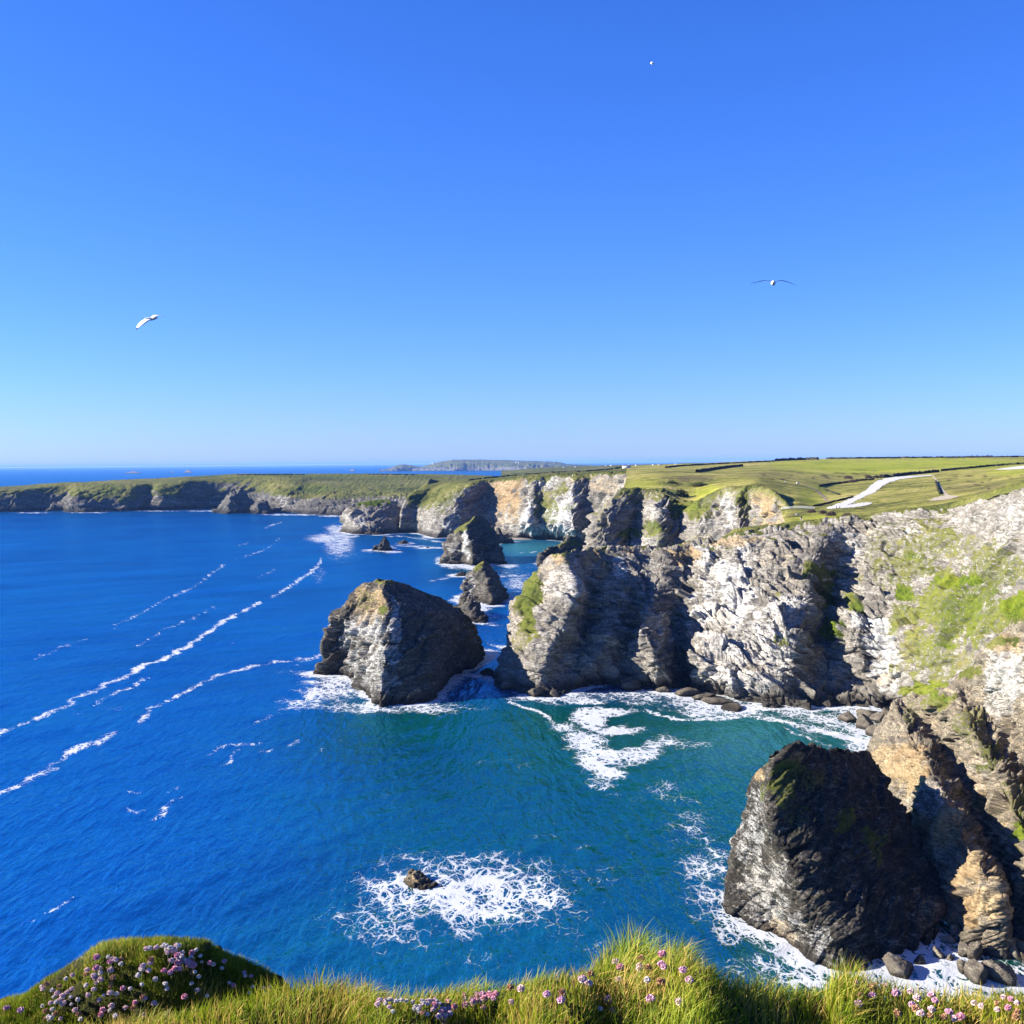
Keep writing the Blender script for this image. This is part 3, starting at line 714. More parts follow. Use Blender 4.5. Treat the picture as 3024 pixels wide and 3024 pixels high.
# ------------------------------------------------------------------ land: the far left cliffs
a_cols = [
    # base, low, mid, up, brow, field, skyline
    [(-260, 1516), (-258, 1496, 1740), (-258, 1474, 1752), (-260, 1458, 1766), (-262, 1446, 1785), (-262, 1443, 1830), (-262, 1442, 1900)],
    [(-60, 1513), (-58, 1494, 1738), (-58, 1474, 1748), (-56, 1458, 1760), (-54, 1444, 1775), (-54, 1441, 1830), (-54, 1440, 1900)],
    [(20, 1512), (24, 1494, 1742), (26, 1476, 1752), (30, 1462, 1760), (34, 1447, 1775), (36, 1440, 1840), (40, 1438, 1900)],
    [(110, 1510), (112, 1492, 1768), (114, 1470, 1776), (116, 1452, 1784), (120, 1438, 1796), (116, 1435, 1850), (110, 1433, 1900)],
    [(180, 1510), (184, 1490, 1772), (190, 1466, 1782), (196, 1446, 1794), (200, 1429, 1810), (196, 1428, 1850), (190, 1427.5, 1900)],
    [(206, 1512), (210, 1492, 1722), (224, 1470, 1738), (244, 1448, 1760), (268, 1428, 1796), (270, 1426, 1850), (272, 1425, 1920)],
    [(300, 1512), (298, 1494, 1724), (304, 1472, 1742), (316, 1452, 1762), (334, 1432, 1790), (336, 1424, 1850), (340, 1420.5, 1920)],
    [(372, 1510), (378, 1490, 1738), (382, 1468, 1752), (386, 1448, 1768), (396, 1430, 1790), (400, 1422, 1850), (404, 1417, 1930)],
    [(436, 1506), (436, 1488, 1780), (436, 1468, 1790), (440, 1448, 1798), (446, 1428, 1806), (446, 1420, 1860), (448, 1415.5, 1940)],
    [(476, 1506), (474, 1488, 1748), (470, 1468, 1760), (472, 1446, 1774), (480, 1426, 1796), (484, 1418, 1860), (488, 1413.5, 1950)],
    [(534, 1505), (532, 1486, 1766), (532, 1464, 1774), (536, 1444, 1782), (548, 1420, 1800), (548, 1414, 1870), (552, 1409.5, 1960)],
    [(600, 1503), (600, 1484, 1800), (602, 1462, 1808), (606, 1440, 1814), (612, 1418, 1822), (612, 1411, 1880), (616, 1406.5, 1980)],
    [(690, 1504), (690, 1484, 1790), (692, 1460, 1798), (696, 1438, 1806), (704, 1414, 1818), (704, 1406, 1880), (706, 1401.5, 2000)],
    [(770, 1506), (766, 1484, 1756), (770, 1460, 1766), (780, 1436, 1780), (796, 1410, 1806), (800, 1405, 1900), (804, 1401.5, 2050)],
    [(812, 1512), (816, 1490, 1668), (830, 1466, 1690), (850, 1440, 1724), (876, 1414, 1790), (884, 1406, 1920), (890, 1401, 2080)],
    [(880, 1516), (880, 1496, 1600), (884, 1474, 1640), (896, 1448, 1700), (920, 1424, 1780), (936, 1408, 1920), (950, 1400.5, 2100)],
    [(950, 1520), (950, 1500, 1556), (954, 1480, 1590), (966, 1456, 1650), (990, 1432, 1740), (1010, 1412, 1900), (1030, 1400, 2100)],
    [(1030, 1522), (1034, 1504, 1520), (1040, 1484, 1550), (1060, 1458, 1620), (1090, 1432, 1720), (1110, 1412, 1900), (1130, 1400, 2100)],
    [(1120, 1526), (1124, 1508, 1470), (1130, 1486, 1500), (1150, 1458, 1580), (1180, 1434, 1700), (1200, 1414, 1850), (1220, 1400.5, 2100)],
    [(1260, 1534), (1260, 1512, 1420), (1264, 1488, 1450), (1276, 1460, 1530), (1290, 1436, 1640), (1310, 1416, 1800), (1330, 1402, 2050)],
    [(1420, 1540), (1420, 1512, 1400), (1420, 1488, 1430), (1425, 1460, 1500), (1430, 1436, 1600), (1440, 1420, 1750), (1460, 1406, 2000)],
]
AC_ = np.swapaxes(to_world(a_cols), 0, 1)
sk = AC_[0].copy(); sk[:, 2] = -4; sk[:, 1] -= 3
lst = AC_[-1] + np.array([0, 200, -30.0])
AC_ = np.concatenate([sk[None], AC_, lst[None]])
a_o, A_P, A_F = build_land('far_cliff', AC_, ROCK_FAR, step=2.8, amp=8.0, s=44, vert=0.5, seed=21,
    amprow=[1, 1, 1, .8, .35, .10, .04, .02, .02], turf_slope=(.42, .62), turf_z=(16, 30), pale0=.05,
    turf=[(300, 1450, 90, 30, 1.0), (370, 1470, 40, 24, .6), (500, 1440, 50, 26, 1.0), (520, 1470, 20, 20, .4), (940, 1440, 90, 26, .9), (900, 1450, 50, 30, .7), (1060, 1440, 80, 26, .7), (1000, 1480, 60, 14, .3)],
    lush=[(300, 1446, 70, 22, .35), (900, 1405, 300, 8, .35), (920, 1440, 60, 16, .4)],
    pale=[(840, 1450, 30, 46, .5), (1180, 1455, 40, 26, .4)],
    turf_rows=[0, 0, 0, 0, .1, .9, 1, 1, 1])
tag(a_o, kind='structure')

# low country beyond, with the white houses
lo_us = [1480, 1540, 1600, 1660, 1740, 1830, 1920, 2020, 2140, 2260, 2400]
lo_top = [1391, 1386, 1381, 1379, 1376, 1373.5, 1371.5, 1369, 1366, 1362, 1359]
LR = np.array([[at(u, v + 9, 3000) for u, v in zip(lo_us, lo_top)],
               [at(u, v + 4, 3700) for u, v in zip(lo_us, lo_top)],
               [at(u, v, 4600) for u, v in zip(lo_us, lo_top)],
               [at(u, v, 4600) + (0, 900, -60) for u, v in zip(lo_us, lo_top)]])
bot = LR[0].copy(); bot[:, 2] = -5
lo_o, _, _ = build_land('far_fields', np.concatenate([bot[None], LR]), ROCK_FAR, step=3, amp=5, s=150, seed=23, amprow=[.5, .2, .2, .2, .2],
    turf_slope=(0, .1), turf_z=(0, 20), turf_rows=[.5, 1, 1, 1, 1])
tag(lo_o, kind='structure')

# distant headland on the horizon
hd = [  # u, base v, top v
    (1120, 1391.5, 1391.2), (1136, 1391.5, 1388), (1160, 1391.5, 1378), (1183, 1391.5, 1372), (1210, 1391, 1374), (1238, 1391, 1379.5), (1262, 1391, 1373), (1281, 1391, 1367.5), (1303, 1391, 1362.5),
    (1341, 1391, 1358), (1415, 1390.5, 1357.5), (1462, 1390.5, 1358.5), (1553, 1390.5, 1361.5), (1636, 1390, 1364.5), (1668, 1390, 1370.5), (1720, 1389, 1374), (1800, 1388, 1378)]
rows = [[], [], [], [], []]
for u, vb, vt in hd:
    b0 = sea_at(u, vb); h = vb - vt
    rows[0].append(b0 + (0, -10, -8)); rows[1].append(b0)
    rows[2].append(at(u, vb - h * 0.38, b0[1] + 60)); rows[3].append(at(u + 4, vb - h * 0.75, b0[1] + 500)); rows[4].append(at(u + 6, vt, b0[1] + 1100))
rows.append([p + np.array([0, 900, -120]) for p in rows[4]])
hd_o, _, _ = build_land('distant_headland', np.array(rows), ROCK_FAR, step=2.2, amp=26, s=160, seed=25, amprow=[1, 1, 1, .15, .1, 0], vert=.6,
    turf_slope=(.3, .5), turf_z=(26, 40), turf_rows=[0, 0, .1, .9, 1, 1])
tag(hd_o, kind='structure')
print('land built')

# ------------------------------------------------------------------ sea stacks and rocks (things)
def rock_thing(name, C, mat, label, cat, group=None, **kw):
    b = C[1].mean(0); b[2] = 0
    o, P, f = build_land(name, C, mat, wrap=True, base=b, **kw)
    return tag(o, label, cat, group)

stack1 = ring_net([
    [(960, 1987), (1010, 1998), (1060, 2030), (1107, 2083), (1150, 2083), (1267, 2068), (1330, 2006), (1430, 1943)],
    [(968, 1950), (1012, 1955), (1065, 1980), (1118, 2030), (1147, 2030), (1270, 2018), (1342, 1972), (1429, 1922)],
    [(976, 1905), (1020, 1892), (1072, 1898), (1128, 1930), (1162, 1930), (1275, 1930), (1352, 1915), (1420, 1903)],
    [(1004, 1838), (1040, 1832), (1088, 1838), (1138, 1850), (1176, 1850), (1275, 1858), (1345, 1850), (1402, 1862)],
    [(1020, 1800), (1058, 1790), (1098, 1786), (1138, 1790), (1166, 1794), (1265, 1804), (1325, 1808), (1381, 1828)],
    [(1037, 1768), (1068, 1757), (1098, 1748), (1122, 1748), (1142, 1750), (1222, 1762), (1282, 1778), (1340, 1790)],
    [(1076, 1736), (1096, 1726), (1112, 1719), (1126, 1716), (1148, 1715), (1192, 1726), (1242, 1746), (1300, 1769)],
], 0, [368, 362, 357, 352, 352, 362, 374, 388], [0, .08, .25, .48, .65, .84, 1], [48, 46, 42, 36, 30, 22, 12])
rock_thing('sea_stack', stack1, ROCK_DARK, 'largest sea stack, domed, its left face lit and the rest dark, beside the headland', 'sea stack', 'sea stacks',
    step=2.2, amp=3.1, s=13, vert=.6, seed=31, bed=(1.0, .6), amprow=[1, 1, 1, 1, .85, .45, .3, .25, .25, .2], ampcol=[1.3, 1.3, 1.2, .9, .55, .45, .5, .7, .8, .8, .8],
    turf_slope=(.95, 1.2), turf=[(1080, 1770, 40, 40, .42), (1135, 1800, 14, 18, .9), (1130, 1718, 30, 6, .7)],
    ochre=[(1085, 1780, 65, 65, .65), (1125, 1760, 26, 40, .8), (1150, 1800, 20, 30, .4)], pale=[(1085, 1860, 80, 60, .55), (1165, 1860, 22, 100, .6), (1110, 1980, 60, 90, .42), (1020, 1880, 40, 60, .40), (1140, 1930, 50, 60, .5), (1060, 1950, 60, 60, .35)])  # pale patches paint in the sunlit left face over rock darkened for shade

stack2 = ring_net([
    [(1299, 1662), (1328, 1666), (1362, 1666), (1394, 1671), (1440, 1664), (1486, 1666)],
    [(1304, 1650), (1330, 1648), (1364, 1645), (1396, 1646), (1440, 1644), (1484, 1646)],
    [(1314, 1622), (1336, 1612), (1364, 1606), (1390, 1606), (1436, 1606), (1474, 1612)],
    [(1320, 1590), (1342, 1580), (1364, 1570), (1380, 1568), (1424, 1570), (1466, 1575)],
    [(1336, 1576), (1352, 1566), (1368, 1556), (1384, 1550), (1414, 1548), (1446, 1555)],
    [(1372, 1548), (1384, 1541), (1394, 1534), (1404, 1526), (1416, 1522), (1432, 1532)],
], 0, [800, 796, 790, 786, 800, 815], [0, .08, .35, .6, .8, 1], [60, 56, 48, 38, 26, 14])
rock_thing('sea_stack', stack2, ROCK_DARK, 'steep dark stack with a grassy left shoulder, farthest of the big stacks, by the beach', 'sea stack', 'sea stacks',
    step=2.8, amp=3.4, s=16, vert=.6, seed=33, amprow=[1, 1, 1, .9, .7, .4, .3, .3, .3],
    turf_slope=(.62, .85), turf_z=(20, 26), turf=[(1350, 1558, 36, 16, .9), (1392, 1534, 20, 12, .9)], pale=[(1375, 1600, 12, 50, .6), (1340, 1620, 30, 30, .3), (1420, 1645, 14, 20, .3)])  # pale streak puts the sunlit stripe of the arete into the colour

stack3 = ring_net([
    [(1362, 1772), (1388, 1774), (1410, 1776), (1447, 1788), (1472, 1784), (1497, 1767)],
    [(1363, 1762), (1388, 1758), (1412, 1756), (1446, 1764), (1472, 1764), (1494, 1758)],
    [(1368, 1730), (1386, 1728), (1408, 1726), (1440, 1728), (1464, 1730), (1484, 1738)],
    [(1376, 1704), (1390, 1698), (1406, 1694), (1430, 1692), (1450, 1696), (1468, 1708)],
    [(1394, 1684), (1402, 1680), (1412, 1674), (1424, 1672), (1440, 1676), (1454, 1686)],
    [(1414, 1667), (1419, 1664), (1424, 1661), (1430, 1659), (1437, 1661), (1443, 1667)],
], 0, [580, 578, 574, 572, 580, 590], [0, .08, .35, .6, .82, 1], [34, 32, 26, 20, 13, 7])
rock_thing('sea_stack', stack3, ROCK_DARK, 'pointed sea stack with an ochre grassy tip, white surf at its foot, in the channel', 'sea stack', 'sea stacks',
    step=2.6, amp=2.3, s=11, vert=.6, seed=35, amprow=[1, 1, 1, .9, .8, .5, .3, .3, .3],
    turf_slope=(.6, .85), turf_z=(14, 20), turf=[(1412, 1674, 22, 16, .8)], ochre=[(1420, 1668, 16, 12, .7)], pale=[(1385, 1730, 20, 40, .35)])

rock4 = ring_net([
    [(1338, 1800), (1360, 1818), (1386, 1833), (1412, 1838), (1435, 1838)],
    [(1340, 1792), (1362, 1802), (1386, 1812), (1410, 1820), (1432, 1828)],
    [(1350, 1782), (1366, 1786), (1386, 1790), (1406, 1800), (1424, 1812)],
    [(1362, 1772), (1372, 1772), (1386, 1774), (1398, 1782), (1410, 1794)],
], 0, [510, 505, 500, 500, 505], [0, .3, .7, 1], [26, 22, 14, 7])
rock_thing('sea_rock', rock4, ROCK_DARK, 'jagged black rock just behind the largest sea stack, in front of the pointed one', 'rock', 'rocks in the sea',
    step=2.4, amp=2.4, s=8, vert=.35, seed=37, turf_slope=(2, 3))

spike = ring_net([
    [(1094, 1625), (1110, 1626), (1130, 1627), (1145, 1626), (1158, 1625)],
    [(1104, 1617), (1116, 1614), (1132, 1612), (1144, 1614), (1154, 1618)],
    [(1120, 1604), (1126, 1602), (1134, 1600), (1142, 1603), (1149, 1607)],
    [(1131, 1588), (1133, 1585), (1136, 1583), (1138, 1585), (1141, 1590)],
], 0, [885, 884, 882, 884, 888], [0, .3, .65, 1], [24, 18, 10, 3])
rock_thing('sea_rock', spike, ROCK_DARK, 'small pointed black rock alone in the sea, left of the farthest big stack', 'rock', 'rocks in the sea',
    step=2.0, amp=2.2, s=9, vert=.5, seed=39, turf_slope=(2, 3), amprow=[1, 1, 1, .6, .3, .2, .2])

def low_rock(pts, label, seed, mat=ROCK_DARK, bulge=5, amp=1.2, s=6, step=2.0, group='rocks in the sea', cat='rock', name='sea_rock', lean=3, **kw):
    """pts: list of (u, v_base, v_top) left to right"""
    n = len(pts)
    base = [(u, vb) for u, vb, vt in pts]
    mid = [(u, vb * .45 + vt * .55) for u, vb, vt in pts]
    m = (n - 1) / 2
    uc = sum(u for u, _, _ in pts) / n
    top = [(uc + (u - uc) * .72, vt) for u, vb, vt in pts]
    Yb = [sea_at(u, v)[1] for u, v in base]
    net = ring_net([base, mid, top], 0, [y + lean for y in Yb], [0, .5, 1], [bulge, bulge * .8, bulge * .4], under=2.5)
    return rock_thing(name, net, mat, label, cat, group, step=step, amp=amp, s=s, seed=seed, turf_slope=(2, 3), **kw)

low_rock([(1340, 1701, 1698), (1355, 1702, 1691), (1368, 1702, 1689), (1380, 1701, 1694)], 'low black rock awash left of the pointed grassy stack', 41, bulge=8, amp=1.6)
low_rock([(1177, 1605, 1603), (1186, 1606, 1598), (1196, 1606, 1597), (1205, 1605, 1602)], 'small rounded black rock in foam, right of the lone pointed rock', 43, bulge=10, amp=1.6)
low_rock([(1258, 1619, 1618), (1264, 1619, 1615), (1270, 1619, 1618)], 'tiny black rock tip showing in a band of foam before the cave cliffs', 44, bulge=6, amp=.8)
low_rock([(1412, 1994, 1992), (1436, 1996, 1978), (1448, 1997, 1976), (1459, 1996, 1984)], 'squat dark rock in the shaded gap between the largest stack and headland', 45, bulge=4, amp=.9, s=4)
low_rock([(1448, 1608, 1602), (1456, 1606, 1570), (1474, 1606, 1559), (1495, 1605, 1578), (1516, 1604, 1598)], 'dark craggy rock joining the farthest big stack to the beach', 46, bulge=24, amp=3, s=14, lean=12, step=2.4)
low_rock([(1594, 1672, 1640), (1606, 1672, 1618), (1640, 1670, 1616), (1672, 1668, 1602), (1706, 1664, 1590), (1738, 1660, 1594)], 'dark rock ridge with turf on top, behind the crest of the headland', 47, bulge=30, amp=3.2, s=14, lean=10, step=2.4,
         turf=[(1670, 1606, 50, 8, .8)])
low_rock([(645 * 1.0, 1514, 1500), (652, 1516, 1472), (680, 1517, 1458), (720, 1516, 1456), (742, 1515, 1470), (752, 1515, 1492)], 'broad block of dark rock standing before the far left cliffs', 48, mat=ROCK_FAR, bulge=70, amp=7, s=34, lean=30, step=2.4, group='rocks under the far cliffs')
low_rock([(740, 1516, 1504), (752, 1517, 1486), (774, 1517, 1472), (790, 1517, 1478), (804, 1516, 1500)], 'narrower dark rock beside the broad block, before the far left cliffs', 49, mat=ROCK_FAR, bulge=40, amp=6, s=28, lean=20, step=2.4, group='rocks under the far cliffs')
low_rock([(370, 1398, 1397), (384, 1398, 1393), (400, 1398, 1392.5), (418, 1398, 1397)], 'low flat islet on the horizon sea, leftmost of the far islets', 50, mat=ROCK_FAR, bulge=120, amp=6, s=50, lean=20, group='islets far out at sea', cat='islet', name='islet')
low_rock([(503, 1395.5, 1395), (509, 1395.5, 1392.5), (517, 1395.5, 1395)], 'tiniest islet on the horizon sea, just left of a pyramid shaped one', 51, mat=ROCK_FAR, bulge=50, amp=4, s=40, lean=10, group='islets far out at sea', cat='islet', name='islet')
low_rock([(541, 1396, 1394), (549, 1396, 1389), (555, 1396, 1386.5), (562, 1396, 1390), (567, 1396, 1394)], 'pyramid shaped islet on the horizon sea above the far left cliffs', 52, mat=ROCK_FAR, bulge=70, amp=7, s=50, lean=10, group='islets far out at sea', cat='islet', name='islet')
low_rock([(1030, 1391.5, 1390.5), (1037, 1391.5, 1386), (1041, 1391.5, 1384.5), (1049, 1391.5, 1390)], 'small pointed islet just left of the distant headland', 53, mat=ROCK_FAR, bulge=70, amp=6, s=50, lean=10, group='islets far out at sea', cat='islet', name='islet')

# small rock in the foam near the viewer
wave_rock = ring_net([
    [(1196, 2604), (1212, 2622), (1236, 2630), (1262, 2627), (1290, 2622), (1312, 2616)],
    [(1200, 2588), (1214, 2598), (1236, 2606), (1256, 2606), (1276, 2606), (1300, 2612)],
    [(1206, 2574), (1216, 2578), (1232, 2584), (1246, 2584), (1258, 2590), (1274, 2600)],
    [(1214, 2567), (1220, 2568), (1230, 2570), (1238, 2572), (1244, 2577), (1250, 2586)],
], 0, [184, 183.5, 183, 183.4, 183.8, 184.5], [0, .4, .8, 1], [3.2, 2.8, 1.8, .8], under=1.5)
rock_thing('sea_rock', wave_rock, rock_material('weedy_rock', 4.0, dark=(.03, .025, .018), mid=(.10, .08, .05), lite=(.18, .15, .10), wet=.35), 'small brown rock ringed by white surf, alone in the bay nearest the viewer', 'rock', 'rocks in the sea',
    step=2.0, amp=.35, s=1.6, seed=55, turf_slope=(2, 3), ochre=[(1228, 2594, 16, 18, .7)])

# the big dark rock at the lower right
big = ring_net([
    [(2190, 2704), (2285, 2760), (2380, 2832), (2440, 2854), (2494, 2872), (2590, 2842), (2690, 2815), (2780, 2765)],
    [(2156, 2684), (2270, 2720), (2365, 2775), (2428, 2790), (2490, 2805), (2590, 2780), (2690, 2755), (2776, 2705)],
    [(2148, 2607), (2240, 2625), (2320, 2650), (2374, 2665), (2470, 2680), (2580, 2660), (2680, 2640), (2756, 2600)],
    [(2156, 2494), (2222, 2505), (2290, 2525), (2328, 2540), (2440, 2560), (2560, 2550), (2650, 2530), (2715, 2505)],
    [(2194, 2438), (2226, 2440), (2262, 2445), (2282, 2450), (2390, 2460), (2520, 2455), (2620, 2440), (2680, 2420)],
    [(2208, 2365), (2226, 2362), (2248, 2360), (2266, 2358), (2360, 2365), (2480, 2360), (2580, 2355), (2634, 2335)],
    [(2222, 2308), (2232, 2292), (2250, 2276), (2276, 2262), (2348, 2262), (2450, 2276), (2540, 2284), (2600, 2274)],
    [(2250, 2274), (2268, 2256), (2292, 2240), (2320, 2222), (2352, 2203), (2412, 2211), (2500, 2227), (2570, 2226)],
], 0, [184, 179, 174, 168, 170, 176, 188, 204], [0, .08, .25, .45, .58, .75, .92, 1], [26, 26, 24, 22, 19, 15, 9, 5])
rock_thing('sea_rock', big, rock_material('shade_darkened_slate', 2.0, dark=(.006, .0056, .005), mid=(.026, .023, .019), lite=(.10, .088, .07), wet=0.5, bed_rot=(.4, -.6, .2)), 'huge dark rock with one lit left face, at the foot of the right hand cliffs', 'rock', 'big rock at the lower right',  # slate colour darkened to carry the shade of its front
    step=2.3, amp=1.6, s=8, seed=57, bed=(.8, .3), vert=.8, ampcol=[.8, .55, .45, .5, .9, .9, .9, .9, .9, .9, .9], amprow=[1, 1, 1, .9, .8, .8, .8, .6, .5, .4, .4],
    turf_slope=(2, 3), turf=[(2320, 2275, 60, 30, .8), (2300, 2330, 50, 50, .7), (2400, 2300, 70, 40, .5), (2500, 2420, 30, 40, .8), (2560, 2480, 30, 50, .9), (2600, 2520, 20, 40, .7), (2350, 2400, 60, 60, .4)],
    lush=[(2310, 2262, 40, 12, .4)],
    pale=[(2215, 2480, 60, 100, .36), (2260, 2640, 90, 120, .36), (2330, 2740, 60, 60, .34), (2420, 2780, 40, 60, .3), (2235, 2380, 26, 60, .32), (2470, 2840, 30, 40, .3)], ochre=[(2350, 2240, 20, 26, .8), (2240, 2290, 20, 20, .7), (2300, 2760, 80, 50, .5), (2560, 2490, 40, 50, .3), (2250, 2620, 80, 120, .22), (2720, 2700, 60, 80, .3)])  # pale patches paint the sunlight onto the left face

# ledges and boulders: each one is a rock of its own
def boulder(u, v, w, h, label, seed, group, mat=None, Y=None, lift=0.0, rot=None, flat=1.0, name='boulder'):
    """w, h in photo pixels; stands on the sea plane or at depth Y on the land"""
    mat = mat or BOULDER
    P0 = sea_at(u, v) if Y is None else at(u, v, Y)
    k = P0[1] / F
    a, c = w * k * .5, h * k * .62
    rr = np.random.default_rng(seed)
    n_t, n_p = 44, 26
    th = np.linspace(0, 2 * np.pi, n_t, endpoint=False); ph = np.linspace(-np.pi / 2, np.pi / 2, n_p)
    T, Pp = np.meshgrid(th, ph)
    D = np.stack([np.cos(Pp) * np.cos(T), np.cos(Pp) * np.sin(T), np.sin(Pp)], -1).reshape(-1, 3)
    # cut by random planes: an angular block
    r = np.full(len(D), 1.25)
    for _ in range(9):
        nrm = rr.normal(size=3); nrm /= np.linalg.norm(nrm)
        q = D @ nrm
        lim = rr.uniform(.55, .95)
        r = np.minimum(r, np.where(q > .05, lim / np.maximum(q, .05), 9))
    r *= 1 + .06 * facet(D * 3.1 + seed) + .05 * fbm(D * 4 + seed, 3)
    V = D * r[:, None] * np.array([a, a * rr.uniform(.7, 1.0), c])
    ang = rr.uniform(0, 6.28) if rot is None else rot
    tl = Matrix.Rotation(rr.uniform(-.35, .35), 3, 'Y') @ Matrix.Rotation(ang, 3, 'Z')
    if rot is not None: tl = Matrix.Rotation(ang, 3, 'Y')
    V = V @ np.array(tl).T
    base = P0 + np.array([0, a * .35, lift])
    V[:, 2] += c * .35
    o = mesh_obj(name, V, grid_faces(n_p, n_t, True), mat, col=np.zeros((len(V), 4)))
    o.location = base
    if Y is None: SHORE.append(np.stack([base[0] + a * np.cos(th) * .9, base[1] + a * .8 * np.sin(th)], 1))
    return tag(o, label, 'boulder' if name == 'boulder' else 'rock', group)

BOULDER = rock_material('boulder_slate', 3.0, dark=(0.0248, 0.0223, 0.0186), mid=(0.0868, 0.0744, 0.0589), lite=(0.1860, 0.1612, 0.1240), wet=.6)
BOULDER_PALE = rock_material('pale_boulder', 3.0, dark=(0.0558, 0.0496, 0.0403), mid=(0.1612, 0.1395, 0.1054), lite=(0.2852, 0.2480, 0.1860), wet=.3)
cove = [(2510, 2132, 70, 34, 'flat topped brown boulder at the seaward end of the cove heap'), (2560, 2118, 66, 30, 'dark boulder at the back of the cove heap, under the overhang'),
        (2552, 2150, 60, 40, 'black wedge boulder in the middle of the cove heap'), (2600, 2136, 50, 36, 'grey block boulder resting above the others in the cove heap'),
        (2596, 2172, 60, 44, 'rounded boulder lowest in the cove heap, nearest the spur'), (2628, 2120, 44, 34, 'smaller dark boulder wedged against the spur tip')]
for i, (u, v, w, h, lb) in enumerate(cove):
    boulder(u, v, w, h, lb, 100 + i, 'boulders in the cove')
ledge = [(2030, 2056, 70, 22, 'highest block of the rock ledge under the white cliff'), (2078, 2066, 84, 20, 'long dark block in the middle of the rock ledge under the white cliff'),
         (2122, 2080, 84, 16, 'low slab of the rock ledge, washed by foam'), (2168, 2094, 84, 9, 'thin outermost slab of the rock ledge, nearly awash')]
for i, (u, v, w, h, lb) in enumerate(ledge):
    boulder(u, v, w, h, lb, 130 + i, 'rock ledge under the white cliff', name='ledge_rock')
for i, (u, v, w, h, lb) in enumerate([(1868, 2036, 60, 30, 'low brown rock at the cave mouth of the headland'), (1962, 2046, 44, 18, 'small domed rock awash under the headland'), (1580, 2058, 46, 40, 'pale ragged rock at the foot of the headland nose'), (1640, 2060, 40, 22, 'small dark rock at the headland foot, right of the pale ragged one'), (1498, 2036, 60, 26, 'flat black rock at the left foot of the headland')]):
    boulder(u, v, w, h, lb, 150 + i, 'rocks at the foot of the headland', name='sea_rock')
foot = [  # (u, v, w, h, mat, label)
    (2664, 2884, 100, 66, 0, 'big brown boulder alone in the surf below the huge dark rock'), (2716, 2850, 34, 34, 0, 'small dark boulder behind the big brown one, in its shadow'),
    (2772, 2832, 40, 36, 1, 'pale rounded boulder at the edge of the shaded surf'), (2806, 2840, 40, 20, 1, 'small ochre boulder beside the pale rounded one'),
    (2846, 2826, 46, 44, 0, 'squarish grey boulder above the white surf'), (2876, 2836, 56, 66, 0, 'tall grey slab boulder leaning on the spur foot'),
    (2896, 2906, 92, 70, 0, 'dark cracked boulder at the outer edge of the spur foot'), (2954, 2900, 100, 80, 0, 'broad grey boulder right of the dark cracked one'),
    (2936, 2844, 110, 70, 0, 'large weathered boulder high on the spur foot'), (3000, 2850, 90, 76, 1, 'pale streaked boulder at the right edge, high on the spur foot'),
    (3010, 2930, 80, 60, 0, 'brown boulder at the right edge, down by the surf'), (2842, 2872, 40, 40, 0, 'small upright boulder standing in the foam'),
    (2800, 2786, 40, 30, 1, 'tan boulder at the top of the scree, by the dark rock'), (2836, 2780, 36, 28, 1, 'light boulder on the scree, second from the dark rock'),
    (2820, 2754, 34, 26, 1, 'orange brown boulder highest on the scree'), (2862, 2766, 50, 36, 0, 'grey boulder among the light ones on the scree'),
    (2880, 2736, 36, 24, 1, 'small yellowish boulder at the shadow edge of the scree'), (2906, 2770, 60, 44, 1, 'ochre boulder above the large weathered one')]
for i, (u, v, w, h, mt, lb) in enumerate(foot):
    boulder(u, v, w, h, lb, 170 + i, 'boulders at the foot of the spur', mat=(BOULDER, BOULDER_PALE)[mt], Y=None if v > 2820 and i < 8 or i == 11 else 70 * F / (v + (2870 - v) * .35 - 1358), lift=0)

# ------------------------------------------------------------------ the sea
VH = lambda u: 1380.5 - 0.0092 * u - 0.3
vs = np.concatenate([[0.6, 1.0, 1.6, 2.4, 3.4, 4.6], np.arange(6, 260, 1.9), np.arange(260, 1750, 3.2), [1900, 2300, 3000, 4500, 8000, 20000]])
Yk = CAM_H * F / vs
ang = np.linspace(-0.72, 0.72, 640)
X = Yk[:, None] * np.tan(ang)[None, :]
Yg = np.repeat(Yk[:, None], len(ang), 1)
SEA = np.stack([X, Yg, np.zeros_like(X)], -1)
flat = SEA.reshape(-1, 3)
su, sv, _z = proj(flat)
# swell
dY = np.gradient(Yk); dYf = np.abs(np.repeat(dY, len(ang)))
hz = np.zeros(len(flat)); rs = np.random.default_rng(3)
for k in range(26):
    lam = 3.2 * (1.13 ** k); a0 = 0.0085 * lam ** 0.62
    th = 0.86 + rs.normal() * 0.30
    d = np.array([math.cos(th), -math.sin(th)])
    ph = rs.uniform(0, 6.28)
    mod = 0.6 + 0.8 * perlin(np.stack([flat[:, 0] / (lam * 6) + k * 3.3, flat[:, 1] / (lam * 6), np.full(len(flat), k * .7)], 1))
    fade = smooth(2.2, 4.5, lam / np.maximum(dYf, .02))
    w = np.sin((flat[:, 0] * d[0] + flat[:, 1] * d[1]) * 2 * math.pi / lam + ph + 1.5 * perlin(flat / (lam * 3) + k))
    hz += a0 * mod * fade * (w + 0.25 * w * w)
flat[:, 2] = hz * smooth(30000, 2000, flat[:, 1])

